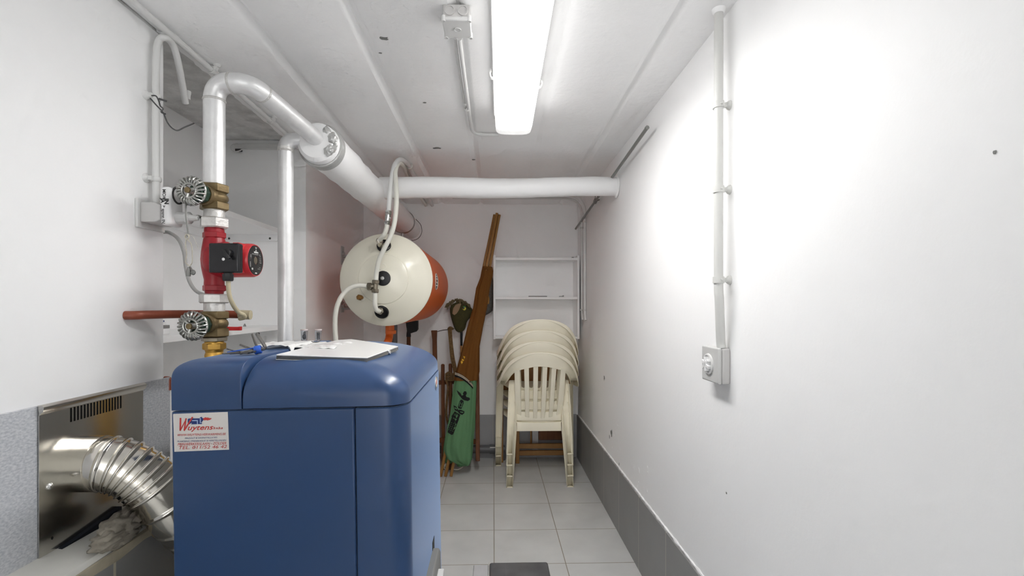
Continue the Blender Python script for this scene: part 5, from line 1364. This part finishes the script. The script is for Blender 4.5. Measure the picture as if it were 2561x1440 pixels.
# ================================================================== drain pipe along the back wall
dp = thing('drain_pipe', 'dark grey drain pipe low along the back wall', 'pipe', (-0.2, 3.67, 0.05))
zc_ = aty(1215, 1123, 3.67).z
MB().tube([(-1.0, 3.67, zc_), (0.09, 3.67, zc_)], 0.030, 22).build('tube', 'pipe_dark', dp)
MB().tube([(-0.03, 3.67, zc_), (0.08, 3.67, zc_)], 0.035, 22).build('socket_sleeve', 'pipe_dark', dp)
p = aty(1233, 1118, 3.64)
MB().box(p.x - 0.024, p.x + 0.024, 3.6345, 3.6365, p.z - 0.005, p.z + 0.003).build('printed_mark', 'mark_white', dp)
MB().tube([(0.06, 3.67, zc_), (0.06, 3.67, 0.0)], 0.035, 22).build('floor_leg', 'pipe_dark', dp)

# ================================================================== folded wooden chair behind the stack
wc = thing('folding_chair', 'folded brown wooden chair leaning behind the plastic chairs', 'chair', (0.30, 3.62, 0))
WY = 3.655
def wbx(name, x0, x1, z0, z1, y, d=0.022, mt='wood_mid', lean=0.0):
    m_ = MB().box(x0, x1, y, y + d, z0, z1)
    for v in m_.bm.verts: v.co.y += lean * v.co.z
    return m_.build(name, mt, wc, bevel=0.003)
xa = aty(1246, 1100, 3.62).x; xb = aty(1258.5, 1100, 3.62).x
zt_c = 0.80
LY = 3.595
wbx('leg', xa, xb, 0.0, zt_c, LY, lean=0.05)
wbx('leg', 0.578, 0.612, 0.0, zt_c, LY, lean=0.05)
x2 = aty(1289, 1110, 3.6).x; x3 = aty(1296, 1110, 3.6).x
wbx('rear_leg', x2, x3 + 0.008, 0.0, 0.46, LY - 0.026, lean=0.05); wbx('rear_leg', 0.55, 0.58, 0.0, 0.46, LY - 0.026, lean=0.05)
for py0_, py1_ in ((1109, 1121), (1126, 1138)):
    wbx('crossbar', x3, 0.56, aty(1340, py1_, LY - 0.01).z, aty(1340, py0_, LY - 0.01).z, LY - 0.022, d=0.018, lean=0.05)
wbx('seat_panel', aty(1347, 1090, 3.63).x, 0.555, 0.16, 0.46, LY + 0.026, d=0.014, mt='wood_dark', lean=0.05)
wbx('back_slat', xb, 0.60, 0.52, 0.80, LY + 0.004, d=0.014, lean=0.05)
wbx('pale_post', aty(1331, 1090, 3.66).x, aty(1346, 1090, 3.66).x, 0.04, 0.46, LY + 0.045, d=0.01, mt='case_pale', lean=0.03)
wbx('thin_post', aty(1326, 1090, 3.65).x, aty(1330, 1090, 3.65).x, 0.10, 0.46, LY + 0.04, d=0.01, lean=0.03)

# ================================================================== stack of four plastic chairs
CHX, CHY = 0.307, 3.13
def build_chair(label):
    root = thing('plastic_chair', label, 'chair', (CHX, CHY, 0), 'stacked cream plastic chairs')
    L = lambda x, y, z: V((CHX + x, CHY + y, z))
    # backrest with five long slots
    cols = []
    xbot = [-0.157]; xtop = [-0.170]
    for k in range(-2, 3):
        xbot += [k*0.0515 - 0.0125, k*0.0515 + 0.0125]; xtop += [k*0.0610 - 0.0150, k*0.0610 + 0.0150]
    xbot.append(0.157); xtop.append(0.170)
    vs = [0.0, 0.05, 0.054, 0.06, 0.068, 0.082, 0.2, 0.35, 0.5, 0.65, 0.8, 0.92, 1.0]
    m_ = MB(); G = {}
    sub = 3
    def pt(x, v, xm):
        z = 0.405 + 0.405*v; y = 0.062 - 0.118*v - 0.010*math.sin(PI*v)
        y += 0.020*(abs(x)/0.17)**2
        zz = z - (0.038*(abs(x)/0.17)**2.5 if v > 0.95 else 0.012*(abs(x)/0.17)**2.5 if v > 0.9 else 0.0)
        return L(x, y, zz)
    nx = len(xbot)
    for j, v in enumerate(vs):
        for i in range(nx):
            x = xbot[i] + (xtop[i] - xbot[i])*v
            if 0.05 <= v < 0.08 and 0 < i < nx - 1:      # rounded slot foot
                c = xbot[1 + 2*((i-1)//2)] + 0.0125; q = {0.05: 0.22, 0.054: 0.55, 0.06: 0.76, 0.068: 0.92}.get(v, 1)
                x = c + (x - c)*q
            G[(i, j)] = m_.bm.verts.new(pt(x, v, 0))
    for j in range(len(vs) - 1):
        for i in range(nx - 1):
            if i % 2 == 1 and vs[j] >= 0.05: continue
            m_.bm.faces.new((G[(i, j)], G[(i+1, j)], G[(i+1, j+1)], G[(i, j+1)]))
    m_.build('backrest', 'chair_cream', root, solid=0.007, bevel=0.0015, seg=2, sharp=60)
    # top band that sweeps round into the arms
    up = [(0, -0.080, 0.893), (0.06, -0.078, 0.889), (0.115, -0.070, 0.877), (0.165, -0.055, 0.855), (0.205, -0.030, 0.822), (0.238, 0.005, 0.772), (0.262, 0.050, 0.715), (0.275, 0.11, 0.682), (0.280, 0.19, 0.665), (0.281, 0.28, 0.657), (0.279, 0.36, 0.650), (0.274, 0.405, 0.640)]
    lo = [(0, -0.062, 0.806), (0.05, -0.060, 0.803), (0.095, -0.052, 0.797), (0.140, -0.038, 0.788), (0.165, -0.022, 0.777), (0.190, 0.010, 0.752), (0.212, 0.055, 0.712), (0.226, 0.11, 0.684), (0.232, 0.19, 0.668), (0.233, 0.28, 0.660), (0.232, 0.36, 0.653), (0.232, 0.405, 0.643)]
    def full(l): return spline([V((-x, y, z)) for x, y, z in l[::-1]][:-1] + [V(p) for p in l], 3)
    UPc, LOc = full(up), full(lo); rows = []
    for u, l in zip(UPc, LOc):
        t = min(1, max(0, (abs(u.x) - 0.05)/0.20)); drop = 0.007 + 0.033*t
        outw = V((u.x, u.y - 0.10, 0)).normalized() if abs(u.x) > 0.001 else V((0, -1, 0))
        sk = u + outw*0.004 + V((0, 0.004*(1-t), -drop))
        sk2 = V((l.x, l.y, l.z - (0.006 + 0.018*t)))
        mid = (u + l)/2 + V((0, -0.006*(1 - t), 0.004*t))
        rowp = [sk, u, mid, l, sk2]
        rows.append([L(p.x, p.y, p.z) for p in rowp])
    MB().grid(rows).build('top_band', 'chair_cream', root, solid=0.004, bevel=0.001, sharp=60)
    # seat with rear apron
    rows = []
    for j in range(9):
        q = j/8; y = 0.056 + 0.385*q; z = 0.412 - 0.016*math.sin(PI*q) + 0.014*q; hw = 0.157 + 0.075*min(1, q*1.6)
        if j == 8: z -= 0.012
        rows.append([L(hw*i/6, y + 0.004*math.cos(PI*i/12), z - 0.007*math.cos(PI*i/12)) for i in range(-6, 7)])
    ap = [[L(0.150*i/6, 0.052 - 0.008 * k, 0.408 - 0.056*k - (0.004*(1 - abs(i)/6) if k == 0 else 0)) for i in range(-6, 7)] for k in (1, 0)]
    fr = [L(0.228*i/6, 0.448, 0.375) for i in range(-6, 7)]
    MB().grid(ap + rows + [fr]).build('seat', 'chair_cream', root, solid=0.004, bevel=0.001, sharp=50)
    for sx in (-1, 1):
        # rear leg: a channel open to the back with a foot plate
        sec = []
        for z, xi, xo, y, dpt in ((0.0, 0.181, 0.221, 0.0, 0.030), (0.20, 0.166, 0.214, 0.028, 0.031), (0.36, 0.154, 0.206, 0.052, 0.032), (0.44, 0.157, 0.203, 0.064, 0.030), (0.475, 0.164, 0.198, 0.068, 0.022)):
            sec.append([L(sx*xi, y - dpt, z), L(sx*xi, y, z), L(sx*(xi*0.5 + xo*0.5), y + 0.005, z), L(sx*xo, y, z), L(sx*xo, y - dpt, z)])
        m_ = MB().grid(sec)
        m_.face(sec[0])
        m_.build('leg', 'chair_cream', root, solid=0.0035, sharp=40)
        sec = []
        for z, xi, xo, y, dpt in ((0.0, 0.250, 0.292, 0.425, 0.035), (0.22, 0.246, 0.288, 0.413, 0.037), (0.42, 0.240, 0.283, 0.398, 0.040), (0.60, 0.235, 0.279, 0.385, 0.045), (0.645, 0.233, 0.277, 0.383, 0.046)):
            sec.append([L(sx*xi, y - dpt, z), L(sx*xi, y, z), L(sx*xo, y, z), L(sx*xo, y - dpt, z)])
        m_ = MB().grid(sec); m_.face(sec[0])
        m_.build('leg', 'chair_cream', root, solid=0.0035, sharp=40)
    return root
c1 = build_chair('lowest cream plastic chair of the stack, its back legs on the floor')
for k, lab in ((1, 'second cream plastic chair from the bottom of the stack'), (2, 'third cream plastic chair from the bottom, just under the top one'), (3, 'topmost cream plastic chair of the stack below the rack')):
    c = copy_tree(c1); c['label'] = lab; c.location = (CHX, CHY + 0.003*k, 0.0715*k)

# ================================================================== world and view
wd = bpy.data.worlds.new('world'); scene.world = wd; wd.use_nodes = True
wd.node_tree.nodes['Background'].inputs[0].default_value = (1, 1, 1, 1); wd.node_tree.nodes['Background'].inputs[1].default_value = 1.5
vs_ = scene.view_settings
vs_.view_transform = 'Standard'; vs_.look = 'None'; vs_.gamma = 1.0; vs_.use_curve_mapping = False; vs_.exposure = 1.2
scene.display_settings.display_device = 'sRGB'
cy = scene.cycles
cy.max_bounces = 14; cy.diffuse_bounces = 9; cy.glossy_bounces = 4; cy.transmission_bounces = 6
cy.caustics_reflective = False; cy.caustics_refractive = False
cy.use_adaptive_sampling = True; cy.adaptive_threshold = 0.09; cy.adaptive_min_samples = 12
